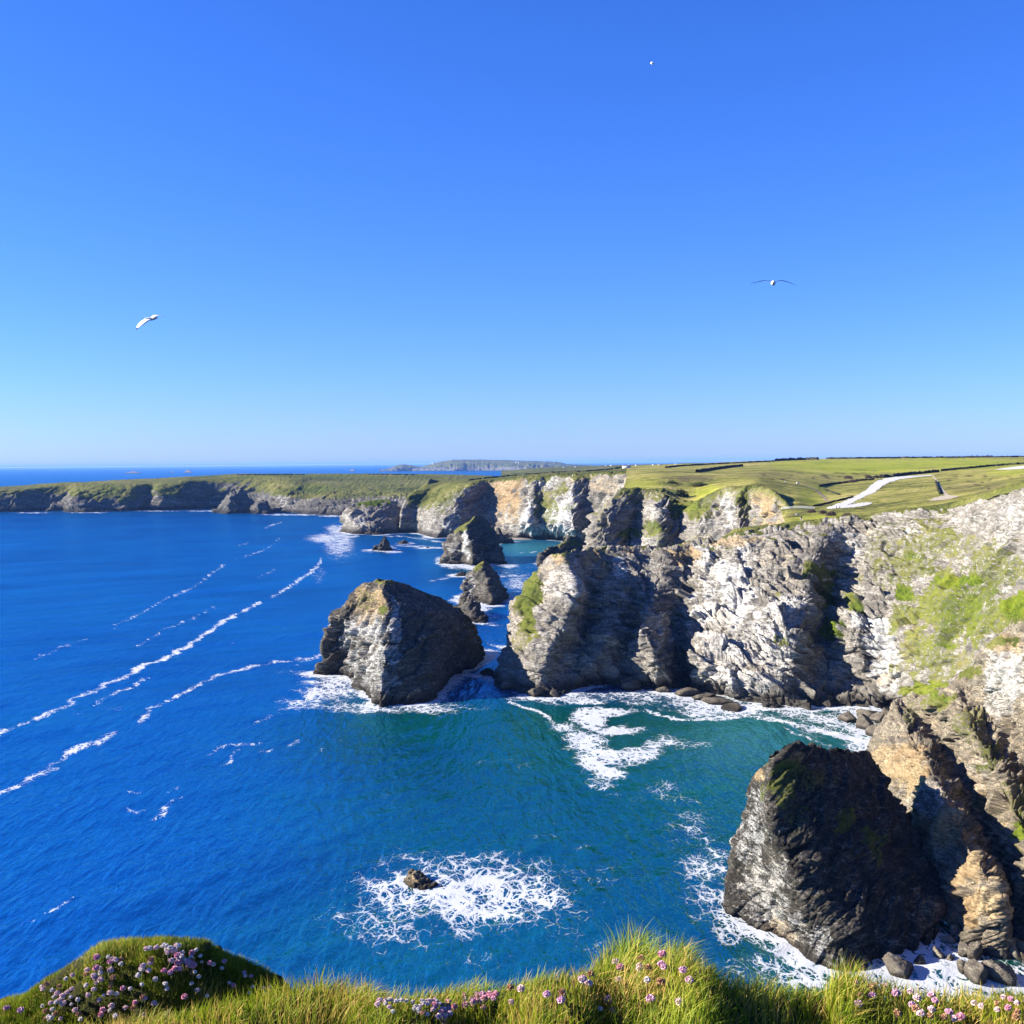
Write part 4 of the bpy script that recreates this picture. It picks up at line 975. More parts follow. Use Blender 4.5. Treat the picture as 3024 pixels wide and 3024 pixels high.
def seg_field(pts, u, v):
    """soft streak along a pixel polyline: pts (u, v, halfwidth, strength)"""
    best = np.zeros(len(u))
    for (a, b) in zip(pts[:-1], pts[1:]):
        au, av, aw, as_ = a; bu, bv, bw, bs = b
        du, dv = bu - au, bv - av
        t = np.clip(((u - au) * du + (v - av) * dv) / (du * du + dv * dv + 1e-9), 0, 1)
        dist = np.hypot(u - au - t * du, v - av - t * dv)
        w = (aw + (bw - aw) * t) * .75; s = (as_ + (bs - as_) * t) * .86
        best = np.maximum(best, s * np.exp(-(dist / w) ** 2))
    return best

streaks = [
    [(430, 2424, 7, .45), (470, 2400, 11, .65), (505, 2374, 9, .6), (545, 2350, 5, .4)], [(375, 2345, 7, .5), (420, 2350, 6, .4)], [(372, 2392, 7, .5), (400, 2400, 8, .55), (430, 2392, 5, .4)], [(480, 2360, 6, .5), (520, 2330, 5, .45)],
    [(650, 2262, 5, .4), (684, 2244, 9, .65), (696, 2220, 10, .6)], [(608, 2226, 6, .4), (660, 2205, 8, .5), (720, 2196, 7, .45), (760, 2190, 5, .4)], [(780, 2222, 6, .4), (810, 2215, 10, .6), (840, 2200, 7, .5), (880, 2190, 5, .5)],
    [(720, 2164, 5, .4), (760, 2130, 7, .5), (800, 2115, 8, .6)], [(830, 2100, 12, .6), (880, 2075, 16, .75), (930, 2050, 18, .85)], [(930, 2235, 5, .3), (960, 2215, 5, .45)],
    [(-60, 2190, 9, .55), (0, 2172, 9, .6), (100, 2130, 9, .65), (200, 2082, 8, .6), (280, 2040, 7, .7), (345, 2010, 9, .95), (450, 1960, 9, 1), (560, 1905, 8, 1), (640, 1850, 7, .95), (720, 1803, 6, .85), (770, 1780, 5, .8)],
    [(280, 2080, 7, .6), (350, 2040, 8, .7), (440, 1998, 5, .5)],
    [(800, 1768, 5, .6), (835, 1745, 5, .85), (870, 1722, 6, .8), (900, 1702, 6, .8), (940, 1672, 7, .8), (950, 1650, 6, .7)],
    [(-40, 2370, 14, .75), (40, 2330, 15, .8), (90, 2300, 15, .8), (160, 2268, 14, .7)], [(130, 2268, 11, .6), (210, 2220, 13, .8), (300, 2190, 13, .7), (345, 2165, 8, .5)],
    [(400, 2140, 8, .7), (450, 2095, 8, .65), (520, 2060, 8, .7), (600, 2015, 8, .75), (700, 1978, 6, .7), (800, 1955, 5, .6), (900, 1946, 5, .65), (975, 1928, 6, .6)],
    [(330, 1860, 3.5, .5), (430, 1805, 4, .7), (500, 1762, 4, .65), (560, 1742, 4, .6), (600, 1712, 4, .7), (660, 1670, 5, .7)], [(690, 1655, 4, .4), (780, 1625, 3.5, .55), (830, 1588, 3, .5)],
    [(410, 1905, 4, .5), (490, 1860, 4, .6), (560, 1830, 3, .5), (640, 1790, 3.5, .55)], [(110, 1945, 4, .45), (180, 1915, 4, .5), (260, 1885, 3, .35)],
    [(780, 1560, 3, .5), (800, 1552, 4, .7), (830, 1542, 4, .5)], [(700, 1612, 3, .5), (735, 1604, 4, .5)], [(760, 1705, 4, .3), (800, 1690, 6, .6), (812, 1680, 4, .3)],
    [(1505, 2074, 7, .9), (1560, 2094, 6, .85), (1625, 2122, 7, .75), (1660, 2150, 9, .5)],
    [(1850, 2100, 8, .7), (1920, 2104, 6, .8), (1990, 2116, 7, .9), (2060, 2124, 8, 1), (2150, 2118, 8, .9), (2210, 2114, 6, .8), (2270, 2122, 11, .85), (2360, 2146, 14, .9), (2450, 2165, 16, .9), (2560, 2196, 20, .95)],
    [(2310, 2150, 4, .6), (2380, 2180, 6, .6), (2430, 2205, 8, .5), (2480, 2225, 8, .5)],
    [(1890, 2050, 7, .7), (1910, 2075, 7, .7), (1900, 2090, 7, .6)],
    [(1100, 1610, 4, .3), (1180, 1612, 3.5, .6), (1280, 1617, 4, .85), (1318, 1619, 4, .7)], [(1020, 1586, 5, .8), (1060, 1582, 5, .7)], [(1140, 1586, 3, .6), (1190, 1584, 3, .6), (1230, 1590, 5, .6), (1310, 1602, 4, .6)],
    [(1270, 1716, 6, .4), (1330, 1706, 6, .6), (1370, 1700, 4, .5)], [(1480, 1701, 4, .7), (1540, 1699, 4, .7), (1580, 1693, 4, .4)],
    [(1460, 1794, 3, .6), (1500, 1788, 4, .5)], [(1440, 1900, 5, .6), (1470, 1912, 6, .9), (1494, 1916, 5, .8)], [(1400, 1838, 5, .8), (1440, 1846, 5, .8), (1490, 1850, 5, .7)],
    [(1500, 1645, 3, .2), (1536, 1633, 3, .5), (1590, 1630, 3, .5)],
    [(120, 2700, 8, .35), (165, 2680, 8, .5), (210, 2650, 6, .4)], [(40, 2745, 7, .3), (95, 2720, 8, .4)],
    [(2080, 2480, 10, .5), (2130, 2560, 20, .6), (2120, 2660, 26, .7), (2170, 2730, 30, .8), (2280, 2800, 30, .9), (2400, 2866, 24, .95), (2500, 2896, 20, 1)],
    [(2500, 2890, 24, .9), (2620, 2906, 26, .9), (2780, 2900, 30, 1), (2900, 2940, 30, .9), (3024, 2960, 24, .8)],
]
puffs = [(985, 2030, 90, 40, .60), (900, 2075, 90, 26, .38), (1080, 2090, 120, 22, .5), (1240, 2094, 140, 14, .55), (1380, 2090, 90, 12, .3), (960, 1990, 60, 10, .7), (900, 1990, 90, 12, .3), (1320, 2030, 20, 20, .4),
         
         (1000, 1600, 46, 50, .5), (965, 1590, 60, 14, .55), (1000, 1560, 40, 10, .55), (945, 1700, 20, 26, .3),
         (1400, 2640, 170, 80, .70), (1270, 2632, 110, 50, .62), (1380, 2640, 320, 118, .50), (1170, 2710, 200, 90, .38), (1500, 2650, 190, 84, .48), (1420, 2610, 80, 26, .95), (1440, 2680, 120, 44, .8), (1180, 2620, 130, 60, .42),
         (1740, 2122, 44, 26, 1.0), (1790, 2104, 60, 12, .95), (1720, 2190, 50, 34, .85), (1770, 2235, 56, 52, .92), (1800, 2290, 44, 28, .8), (1785, 2315, 50, 20, .5), (1830, 2158, 64, 14, 1.1), (1920, 2210, 50, 36, .6), (1960, 2190, 60, 22, .45), (1880, 2230, 60, 30, .7), (2040, 2195, 80, 20, .33), (1850, 2192, 50, 16, -.8), (1660, 2150, 40, 16, .5),
         (1950, 2075, 120, 24, .42), (2080, 2095, 80, 20, .75), (2180, 2098, 60, 18, .7), (2440, 2125, 90, 30, .55), (2560, 2190, 70, 40, .75), (2480, 2150, 120, 40, .45), (2380, 2105, 120, 16, .5), (1700, 2066, 120, 14, .55), (1840, 2050, 120, 12, .5),
         (2090, 2600, 80, 120, .40), (2030, 2440, 70, 90, .30), (2160, 2720, 70, 60, .55), (2230, 2860, 90, 40, .45), (2400, 2900, 160, 40, .6), (2700, 2920, 260, 40, .7), (2760, 2846, 60, 24, .5),
         (1640, 2480, 140, 70, .16), (1780, 2600, 90, 80, .2), (1700, 2760, 160, 60, .2), (1380, 2850, 160, 40, .22), (1960, 2340, 90, 40, .25), (1600, 2400, 200, 60, .12), (1100, 2560, 200, 60, .1),
         (1395, 1674, 50, 9, .75), (1330, 1670, 30, 8, .7), (1500, 1671, 30, 6, .6), (1540, 1722, 56, 26, .42), (1510, 1700, 60, 30, .25), (1410, 1782, 36, 12, .9), (1358, 1770, 16, 14, .95), (1460, 1880, 60, 60, .15), (1540, 1590, 36, 4, .6), (1300, 1652, 20, 6, .6),
         (1110, 1628, 40, 4, .5), (1160, 1629, 30, 4, .6), (1050, 1640, 40, 8, .2), (1480, 2030, 60, 40, .18), (1350, 1980, 80, 30, .15),
         (100, 1514.5, 60, 1.8, .5), (260, 1514, 70, 1.8, .5), (470, 1509, 80, 1.8, .45), (620, 1509, 80, 2, .5), (860, 1520, 90, 2.2, .6), (980, 1524, 40, 2.4, .6), (1400, 2720, 200, 50, .22)]
foam = np.zeros(len(flat))
sel = (sv < 3300) & (sv > 1372)
uu_, vv_ = su[sel], sv[sel]
wob = fbm(np.stack([flat[sel, 0] / 14, flat[sel, 1] / 14, np.zeros(sel.sum())], 1), 4)
wpx = 14 * smooth(1400, 2200, vv_) + 1.0
uw = uu_ + wob * wpx * 1.2; vw = vv_ + np.roll(wob, 977) * wpx * .7
ff = (0.10 * smooth(.35, .9, fbm(np.stack([flat[sel, 0] / 30, flat[sel, 1] / 30, np.full(sel.sum(), 9.)], 1), 3)) + .05) * smooth(1500, 2000, vv_)
for st in streaks: ff = np.maximum(ff, seg_field(st, uw, vw))
neg = np.zeros_like(ff)
for (a, b, ra, rb, s) in puffs:
    k = s * np.exp(-np.maximum((np.hypot((uw - a) / ra, (vw - b) / rb)), 0) ** 3 * .7)
    if s > 0: ff = np.maximum(ff, k * (1.12 if s > .3 else 1.0))
    else: neg = np.minimum(neg, k)
ff = (ff + neg).clip(0, 1.2)
brk = fbm(np.stack([(flat[sel, 0] * .85 + flat[sel, 1] * .5) / 4.5, (flat[sel, 1] * .85 - flat[sel, 0] * .5) / 14, np.full(sel.sum(), 4.0)], 1), 4)
ff = ff * (0.90 + 0.50 * brk).clip(.3, 1.25)
# surf around every rock at the waterline
from mathutils.kdtree import KDTree
pts = np.concatenate(SHORE)
kd = KDTree(len(pts))
for i, p in enumerate(pts): kd.insert((p[0], p[1], 0), i)
kd.balance()
fx = flat[sel]
cand = np.nonzero((fx[:, 1] < 1400))[0]
sd = np.full(len(fx), 1e3)
for i in cand:
    sd[i] = kd.find((fx[i, 0], fx[i, 1], 0))[2]
wob2 = fbm(np.stack([fx[:, 0] / 22, fx[:, 1] / 22, np.ones(len(fx))], 1), 3)
reach = (1.6 + 2.4 * (wob2 + .3).clip(0, 2)) * (1 + fx[:, 1] / 500)
ff = np.maximum(ff, 0.85 * np.exp(-(sd / reach) ** 2) * smooth(-.5, .25, wob2 + .25))
foam[sel] = ff
# colour of the water: open blue, green over sand in the sheltered bay, pale in the shallows
tn = fbm(np.stack([flat[:, 0] / 60, flat[:, 1] / 60, np.zeros(len(flat))], 1), 4) * 0.28
teal = smooth(-0.95, 0.55, (su - 1080) / 600 + (sv - 2130) / 900 * 0.7 + tn) * smooth(2010, 2130, sv)
teal = np.maximum(teal, 0.55 * np.exp(-(np.hypot((su - 1400) / 90, (sv - 1690) / 16)) ** 2))
shal = np.exp(-(np.hypot((su - 1570) / 130, (sv - 1620) / 26)) ** 2) + .55 * np.exp(-(np.hypot((su - 2250) / 330, (sv - 2190) / 90)) ** 2)
col = np.stack([foam.clip(0, 1), teal, shal.clip(0, 1), np.ones(len(flat))], -1)

def sea_material():
    m, nt, out = new_mat('sea_water')
    L = nt.links
    g = nt.nodes.new('ShaderNodeNewGeometry'); pos = g.outputs['Position']
    a = nt.nodes.new('ShaderNodeAttribute'); a.attribute_name = 'mask'
    sep = nt.nodes.new('ShaderNodeSeparateColor'); L.new(a.outputs['Color'], sep.inputs[0])
    foam_, teal_, shal_ = sep.outputs[0], sep.outputs[1], sep.outputs[2]
    big = noise(nt, pos, 0.012, 5, 0.6)
    blue = ramp(nt, big, [(0.35, (0.0004, 0.030, 0.125)), (0.5, (0.0005, 0.046, 0.180)), (0.68, (0.0006, 0.058, 0.185))])
    green = ramp(nt, big, [(0.35, (0.0005, 0.034, 0.026)), (0.52, (0.0006, 0.054, 0.036)), (0.68, (0.0018, 0.076, 0.046))])
    c = mixc(nt, teal_, blue, green)
    c = mixc(nt, math_(nt, 'MULTIPLY', shal_, 0.75), c, (0.0360, 0.1560, 0.1500))
    # foam: connected webs that close up where it is dense, drawn out along the swell
    w = mapping(nt, pos, rot=(0, 0, 0.86), scale=(1.0, 0.6, 1.0))
    nz = nt.nodes.new('ShaderNodeTexNoise'); nz.inputs['Scale'].default_value = 0.25; nz.inputs['Detail'].default_value = 5; nz.inputs['Roughness'].default_value = 0.6
    L.new(w, nz.inputs['Vector'])
    off = nt.nodes.new('ShaderNodeVectorMath'); off.operation = 'MULTIPLY_ADD'
    L.new(nz.outputs['Color'], off.inputs[0]); off.inputs[1].default_value = (5.0, 5.0, 0); L.new(w, off.inputs[2])
    def web(scale):
        v = nt.nodes.new('ShaderNodeTexVoronoi'); v.feature = 'DISTANCE_TO_EDGE'; v.inputs['Scale'].default_value = scale; v.voronoi_dimensions = '2D'
        L.new(off.outputs[0], v.inputs['Vector']); return v.outputs['Distance']
    e = math_(nt, 'MINIMUM', web(0.42), math_(nt, 'ADD', math_(nt, 'MULTIPLY', web(1.15), 0.9), 0.03))
    fine = noise(nt, pos, 2.6, 5, 0.7); patch = noise(nt, pos, 0.17, 4, 0.62)
    f2 = math_(nt, 'ADD', foam_, math_(nt, 'ADD', math_(nt, 'MULTIPLY', math_(nt, 'SUBTRACT', patch, 0.5), 0.75), math_(nt, 'MULTIPLY', math_(nt, 'SUBTRACT', fine, 0.5), 0.55)))
    g2 = math_(nt, 'MULTIPLY', math_(nt, 'SUBTRACT', f2, 0.24), 0.46)
    lace = math_(nt, 'SUBTRACT', g2, e)
    fm = maprange(nt, lace, -0.055, 0.075)
    fm = math_(nt, 'MULTIPLY', fm, maprange(nt, foam_, 0.03, 0.16))
    rip = mapping(nt, pos, rot=(0, 0, 0.86), scale=(1.0, 0.26, 1.0))
    rip2 = mapping(nt, pos, rot=(0, 0, 0.55), scale=(1.0, 0.45, 1.0))
    b1 = noise(nt, rip, 0.36, 3, 0.5, 0.3); b2 = noise(nt, rip2, 1.0, 3, 0.6, 0.4)
    b = nd(nt, 'ShaderNodeBump', i_Strength=1.0, i_Distance=1.25)
    L.new(math_(nt, 'ADD', b1, math_(nt, 'MULTIPLY', b2, 0.34)), b.inputs['Height'])
    body = nd(nt, 'ShaderNodeBsdfDiffuse'); L.new(c, body.inputs['Color'])
    b0 = nd(nt, 'ShaderNodeBump', i_Strength=0.45, i_Distance=0.6); L.new(b1, b0.inputs['Height']); L.new(b0.outputs[0], body.inputs['Normal'])
    gl = nd(nt, 'ShaderNodeBsdfGlossy', i_Roughness=0.12); gl.inputs['Color'].default_value = (0.14, 0.60, 0.86, 1); L.new(b.outputs[0], gl.inputs['Normal'])
    fr = nd(nt, 'ShaderNodeFresnel'); fr.inputs['IOR'].default_value = 1.33; L.new(b.outputs[0], fr.inputs['Normal'])
    wm = nt.nodes.new('ShaderNodeMixShader'); L.new(math_(nt, 'MULTIPLY', fr.outputs[0], 0.42), wm.inputs[0]); L.new(body.outputs[0], wm.inputs[1]); L.new(gl.outputs[0], wm.inputs[2])
    p = wm
    d = nd(nt, 'ShaderNodeBsdfDiffuse'); d.inputs['Color'].default_value = (0.45, 0.47, 0.50, 1)
    fb = nd(nt, 'ShaderNodeBump', i_Strength=0.4, i_Distance=0.4); L.new(math_(nt, 'ADD', lace, math_(nt, 'MULTIPLY', fine, .5)), fb.inputs['Height']); L.new(fb.outputs[0], d.inputs['Normal'])
    mx = nt.nodes.new('ShaderNodeMixShader')
    L.new(fm, mx.inputs[0]); L.new(p.outputs[0], mx.inputs[1]); L.new(d.outputs[0], mx.inputs[2])
    L.new(mx.outputs[0], out.inputs[0])
    return m
f = grid_faces(len(vs), len(ang))
sea = mesh_obj('sea', flat, f, sea_material(), col=col, shade=True)
tag(sea, kind='structure')
print('sea built')

# ------------------------------------------------------------------ things and ways on the land
DG = bpy.context.evaluated_depsgraph_get()
BV = {o.name: BVHTree.FromObject(o, DG) for o in (pl_o, cl_o, b_o, a_o, lo_o, hd_o)}
def ground(u, v, only=None):
    d = Vector(ray(u, v)).normalized(); o = Vector(EYE); best = None
    for k, t in BV.items():
        if only and k not in only: continue
        h = t.ray_cast(o, d, 30000)
        if h[0] is not None and (best is None or h[3] < best[1]): best = (h[0], h[3])
    return None if best is None else best[0]

def drop(x, y, only=None):
    best = None
    for k, t in BV.items():
        if only and k not in only: continue
        h = t.ray_cast(Vector((x, y, 400)), Vector((0, 0, -1)), 1000)
        if h[0] is not None and (best is None or h[0].z > best): best = h[0].z
    return best

def resample(pts, n):
    pts = np.asarray(pts, float)
    d = np.concatenate([[0], np.cumsum(np.linalg.norm(np.diff(pts[:, :2], axis=0), axis=1))])
    t = np.linspace(0, d[-1], n)
    return np.stack([np.interp(t, d, pts[:, i]) for i in range(pts.shape[1])], 1)

def ribbon(name, edge_a, edge_b, mat, n=60, m=5, lift=0.12, only=('plateau',)):
    """a way on the land between two edge lines given in photo pixels; every vertex lies on the ground"""
    A, B = resample(edge_a, n), resample(edge_b, n)
    V, ok = [], True
    for i in range(n):
        row = []
        wob_ = .16 * (perlin(np.array([[i * .55, len(name) + A[0][0], 0.]]))[0] + .6 * perlin(np.array([[i * 1.7, A[0][1], 3.]]))[0])
        wob2_ = .16 * (perlin(np.array([[i * .6, 7 + A[0][0], 9.]]))[0] + .6 * perlin(np.array([[i * 1.9, A[0][1], 5.]]))[0])
        for j in range(m):
            q = A[i] + (B[i] - A[i]) * (wob_ + (1 + wob2_ - wob_) * j / (m - 1))
            g = ground(q[0], q[1], only)
            if g is None: g = Vector(at(q[0], q[1], 500))
            row.append((g.x, g.y, g.z + lift))
        V += row
    return tag(mesh_obj(name, V, grid_faces(n, m), mat), kind='structure')

GRAVEL = simple_mat('white_gravel', (0.40, 0.39, 0.37), .9, .18, 1.2)
DIRT = simple_mat('trodden_earth', (0.20, 0.15, 0.095), .95, .35, .8)
SAND = simple_mat('pale_sand', (0.30, 0.255, 0.185), .95, .2, .8)
c_ = [(2750, 1404, 2), (2712, 1406.5, 2.5), (2680, 1409, 4), (2650, 1412.5, 5), (2625, 1418, 7), (2600, 1427, 9), (2584, 1438, 10), (2572, 1449, 9), (2556, 1458, 7), (2536, 1468, 6), (2512, 1480, 7), (2490, 1490, 7), (2464, 1498, 6), (2442, 1502, 2)]
ribbon('path', [(u - r * .9, v - r * .75) for u, v, r in c_], [(u + r * .9, v + r * .75) for u, v, r in c_], GRAVEL, 90)
ribbon('path', [(2486, 1494), (2510, 1491), (2540, 1486), (2562, 1484), (2576, 1486)], [(2480, 1502), (2510, 1500), (2540, 1497), (2566, 1491), (2576, 1488)], GRAVEL, 30, lift=.16)
ribbon('path', [(2750, 1404), (2760, 1416), (2770, 1431), (2782, 1452), (2790, 1464)], [(2756, 1404), (2766, 1416), (2776, 1430), (2790, 1452), (2804, 1464)], SAND, 40)
ribbon('path', [(2744, 1479), (2756, 1472), (2780, 1465), (2806, 1463), (2828, 1466)], [(2746, 1480), (2766, 1479), (2790, 1477), (2812, 1473), (2830, 1468)], SAND, 30, lift=.16)
ribbon('path', [(2940, 1387), (2970, 1382), (3000, 1378), (3060, 1371)], [(2946, 1388), (2976, 1387.5), (3004, 1386), (3060, 1382)], GRAVEL, 30)
ribbon('path', [(2374, 1434), (2396, 1443), (2412, 1453), (2428, 1468), (2440, 1482)], [(2378, 1433), (2402, 1442), (2420, 1452), (2436, 1466), (2449, 1482)], DIRT, 40)
ribbon('path', [(2360, 1530), (2366, 1538), (2380, 1546), (2400, 1555)], [(2364, 1529), (2372, 1537), (2388, 1545), (2412, 1555)], SAND, 30)

# pebble beach in the cove across the bay
bu_ = np.linspace(1480, 1760, 40)
BR = []
for v0, up in ((1595.5, 0), (1594, .3), (1590, 2.2), (1584, 4.5)):
    r = []
    for u in bu_:
        p = sea_at(u, 1594 + 2 * math.sin(u * .05)); p = p + np.array([0, (1595 - v0) * 6, up]); r.append(p)
    BR.append(r)
BR = np.array(BR); BR[0, :, 2] = -1.5
beach = mesh_obj('beach', BR.reshape(-1, 3), grid_faces(4, 40), simple_mat('grey_shingle', (0.17, 0.15, 0.13), .95, .5, .35))
tag(beach, kind='structure')

# hedge banks and field walls: each run is a thing
HEDGE = rock_material('hedge_bank', 0.8, dark=(.008, .009, .006), mid=(.020, .022, .012), lite=(.045, .042, .024), wet=.01)
def hedge(pts, hpx, label, mat=None, group='hedge banks on the cliff top', only=None, seed=0, name='hedge', cat='hedge'):
    P = []
    for u, v in pts:
        g = ground(u, v, only)
        if g is not None: P.append(g)
    if len(P) < 2: return None
    pix = resample([(u, v, 0) for u, v in pts], 60)
    pp = []
    for q in pix:
        g = ground(q[0], q[1], only)
        if g is not None and (not pp or (g - pp[-1]).length < 400): pp.append(g)
    L_ = resample([tuple(p) for p in pp], 130)
    h = hpx * np.median(L_[:, 1]) / F
    w = h * .55
    T = np.gradient(L_, axis=0); T[:, 2] = 0; T /= np.linalg.norm(T, axis=1, keepdims=True) + 1e-9
    S = np.stack([-T[:, 1], T[:, 0], np.zeros(len(T))], 1)
    prof = [(-1.1, -.3), (-.9, .25), (-.62, .75), (-.2, 1.0), (.25, .98), (.66, .7), (.92, .25), (1.1, -.3)]
    V = np.array([[p + s_ * a * w + np.array([0, 0, b * h]) for a, b in prof] for p, s_ in zip(L_, S)])
    fl = V.reshape(-1, 3)
    nz_ = fbm(fl / (h * 1.1) + seed * 5, 4); nz2 = fbm(fl / (h * 1.1) + seed * 5 + 40, 3)
    amt = np.tile(np.array([0 if b < 0 else 1 for a, b in prof]), len(L_))
    fl[:, 2] += amt * nz_ * h * .38; fl[:, 0] += nz2 * h * .2 * amt
    o = mesh_obj(name, fl, grid_faces(len(L_), len(prof)), mat or HEDGE, base=L_[0], col=np.zeros((len(fl), 4)))
    return tag(o, label, cat, group)

hedge([(2415, 1357.5), (2380, 1358), (2330, 1360), (2290, 1362)], 7, 'dark hedge on the skyline at the left end of the bright green field', only=('plateau',), seed=1)
hedge([(2286, 1363), (2240, 1365), (2160, 1369), (2080, 1373), (2010, 1377), (1966, 1382)], 4, 'long thin dark hedge running left from the skyline hedge', only=('plateau',), seed=2)
hedge([(2440, 1355.5), (2530, 1354.5), (2640, 1353.5), (2760, 1352.5), (2880, 1351.5), (2960, 1351), (3060, 1349.5)], 4.5, 'skyline hedge under the row of bare shrubs, behind the bright green field', only=('plateau',), seed=3)
hedge([(2580, 1413), (2610, 1411), (2640, 1408), (2680, 1403), (2712, 1400), (2744, 1397), (2772, 1394.5)], 8, 'thick dark hedge along the top of the white gravel path', seed=4, only=('plateau',))
hedge([(2780, 1391), (2820, 1387), (2862, 1383.5), (2920, 1378), (2980, 1373.5), (3060, 1368)], 5.5, 'dark hedge running to the right edge below the bright green field', seed=5, only=('plateau',))
hedge([(2058, 1395), (2100, 1388.5), (2150, 1381.5), (2192, 1377)], 7, 'straight dark field wall beside the ochre quarry scar', seed=6, only=('plateau',), name='field_wall', cat='wall')
hedge([(2420, 1437), (2450, 1431), (2487, 1428)], 5, 'short dark bank left of the gravel path, farther from it', seed=7, only=('plateau',))
hedge([(2492, 1427), (2530, 1421), (2580, 1417)], 5, 'short dark bank touching the upper bend of the gravel path', seed=8, only=('plateau',))
hedge([(2404, 1496), (2440, 1489), (2470, 1481), (2500, 1474), (2518, 1469)], 5, 'low dark bank along the lower left side of the gravel path', seed=9, only=('plateau',))
hedge([(2764, 1424), (2768, 1436), (2772, 1448), (2778, 1460)], 6, 'narrow dark bank beside the small sandy path', seed=10, only=('plateau',))
hedge([(2436, 1447), (2460, 1455), (2480, 1462)], 4, 'faint dark bank on the slope between the dirt path and gravel path', seed=11, only=('plateau',))
hedge([(1384, 1419), (1462, 1410), (1553, 1401.5), (1643, 1395.5), (1730, 1392.5), (1790, 1388), (1826, 1384)], 3.5, 'long dark hedge on top of the cliffs across the bay', seed=12, only=('bay_cliff', 'plateau'))
hedge([(700, 1403), (760, 1402), (840, 1402), (900, 1402.5)], 2.2, 'thin dark hedge at the seaward edge of the far left field', seed=13, only=('far_cliff',))
hedge([(1090, 1402), (1160, 1402), (1230, 1402.5)], 2.2, 'thin dark hedge at the far edge of the field above the green patch', seed=14, only=('far_cliff',))

# bare shrubs on the skyline hedge
TWIG = simple_mat('bare_twigs', (0.055, 0.042, 0.055), .9, .3, .6)
TRUNK = simple_mat('grey_bark', (0.06, 0.05, 0.04), .9, .3, 1.0)
LEAFBR = simple_mat('brown_scrub', (0.085, 0.055, 0.05), .9, .45, .9)
LEAFGR = simple_mat('scrub_and_hollow_shade', (0.040, 0.050, 0.014), .9, .5, .9)  # for heather tussocks, and for clumps added as shade in the hollow
def leaf_cloud(n, rx, ry, rz, size, seed, lean=0.0):
    r = np.random.default_rng(seed)
    d = r.normal(size=(n, 3)); d /= np.linalg.norm(d, axis=1, keepdims=True)
    lump = 1 + .35 * fbm(d * 1.7 + seed, 3)
    c = d * (r.random((n, 1)) ** .38) * lump[:, None] * np.array([rx, ry, rz])
    c[:, 2] = np.abs(c[:, 2]) * 1.0
    c[:, 0] += lean * c[:, 2]
    a = r.normal(size=(n, 3)); a /= np.linalg.norm(a, axis=1, keepdims=True)
    b = np.cross(a, r.normal(size=(n, 3))); b /= np.linalg.norm(b, axis=1, keepdims=True) + 1e-9
    sz = size * (.6 + .8 * r.random((n, 1)))
    V = np.stack([c - a * sz, c + b * sz * .6, c + a * sz, c - b * sz * .6], 1).reshape(-1, 3)
    Fc = np.arange(n * 4).reshape(n, 4)
    return V, Fc
def stem_mesh(segs, sides=5):
    V, Fc = [], []
    for (p, q, r0, r1) in segs:
        p, q = np.array(p, float), np.array(q, float); d = q - p; d /= np.linalg.norm(d) + 1e-9
        x = np.cross(d, [0.3, 0.9, 0.2]); x /= np.linalg.norm(x); y = np.cross(d, x)
        k = len(V)
        for c, r in ((p, r0), (q, r1)):
            for i in range(sides):
                t = 2 * math.pi * i / sides
                V.append(c + (x * math.cos(t) + y * math.sin(t)) * r)
        for i in range(sides):
            j = (i + 1) % sides
            Fc.append((k + i, k + j, k + sides + j, k + sides + i))
    return np.array(V), np.array(Fc)
shrub_kinds = []
for k in range(4):
    r = np.random.default_rng(70 + k)
    segs = [((0, 0, -.3), (.2, 0, 1.2), .16, .10)]
    for j in range(16):
        z0 = r.uniform(.3, 1.2); a = r.uniform(0, 6.28); e = np.array([math.cos(a) * r.uniform(.4, 1.7) + .5, math.sin(a) * r.uniform(.4, 1.4), z0 + r.uniform(.9, 2.4)])
        segs.append(((.1, 0, z0), e, .06, .02))
    tv, tf = stem_mesh(segs, 4)
    cv, cf = leaf_cloud(420, 1.9, 1.6, 2.5, .16, 80 + k, .25); cv[:, 2] += .7
    tm = mesh_obj('trunk', tv, tf, TRUNK, link=False).data
    cm = mesh_obj('crown', cv, cf, TWIG, link=False).data
    shrub_kinds.append((tm, cm))
sr = np.random.default_rng(77)
for i, u in enumerate(np.sort(np.concatenate([np.linspace(2536, 2930, 34) + sr.normal(0, 4, 34), np.linspace(2868, 2926, 8)]))):
    g = ground(u, np.interp(u, [2440, 2640, 2960], [1354.6, 1352.8, 1350.6]) + .6, ('plateau',))
    if g is None: continue
    t = empty('bare_shrub', g); sc_ = sr.uniform(.45, .85) * (1.35 if u > 2862 else 1.0)
    t.scale = (sc_ * 1.2, sc_, sc_); t.rotation_euler = (0, 0, sr.uniform(-.5, .5))
    tag(t, 'leafless purple grey shrub in the row along the skyline hedge' if u < 2862 else 'denser dark shrub in the clump at the right end of the skyline row', 'shrub', 'bare shrubs on the skyline hedge' if u < 2862 else 'dark shrubs at the right end of the skyline hedge')
    tm, cm = shrub_kinds[i % 4]
    for nm, me in (('trunk', tm), ('crown', cm)):
        o = bpy.data.objects.new(nm, me); COL.objects.link(o); o.parent = t

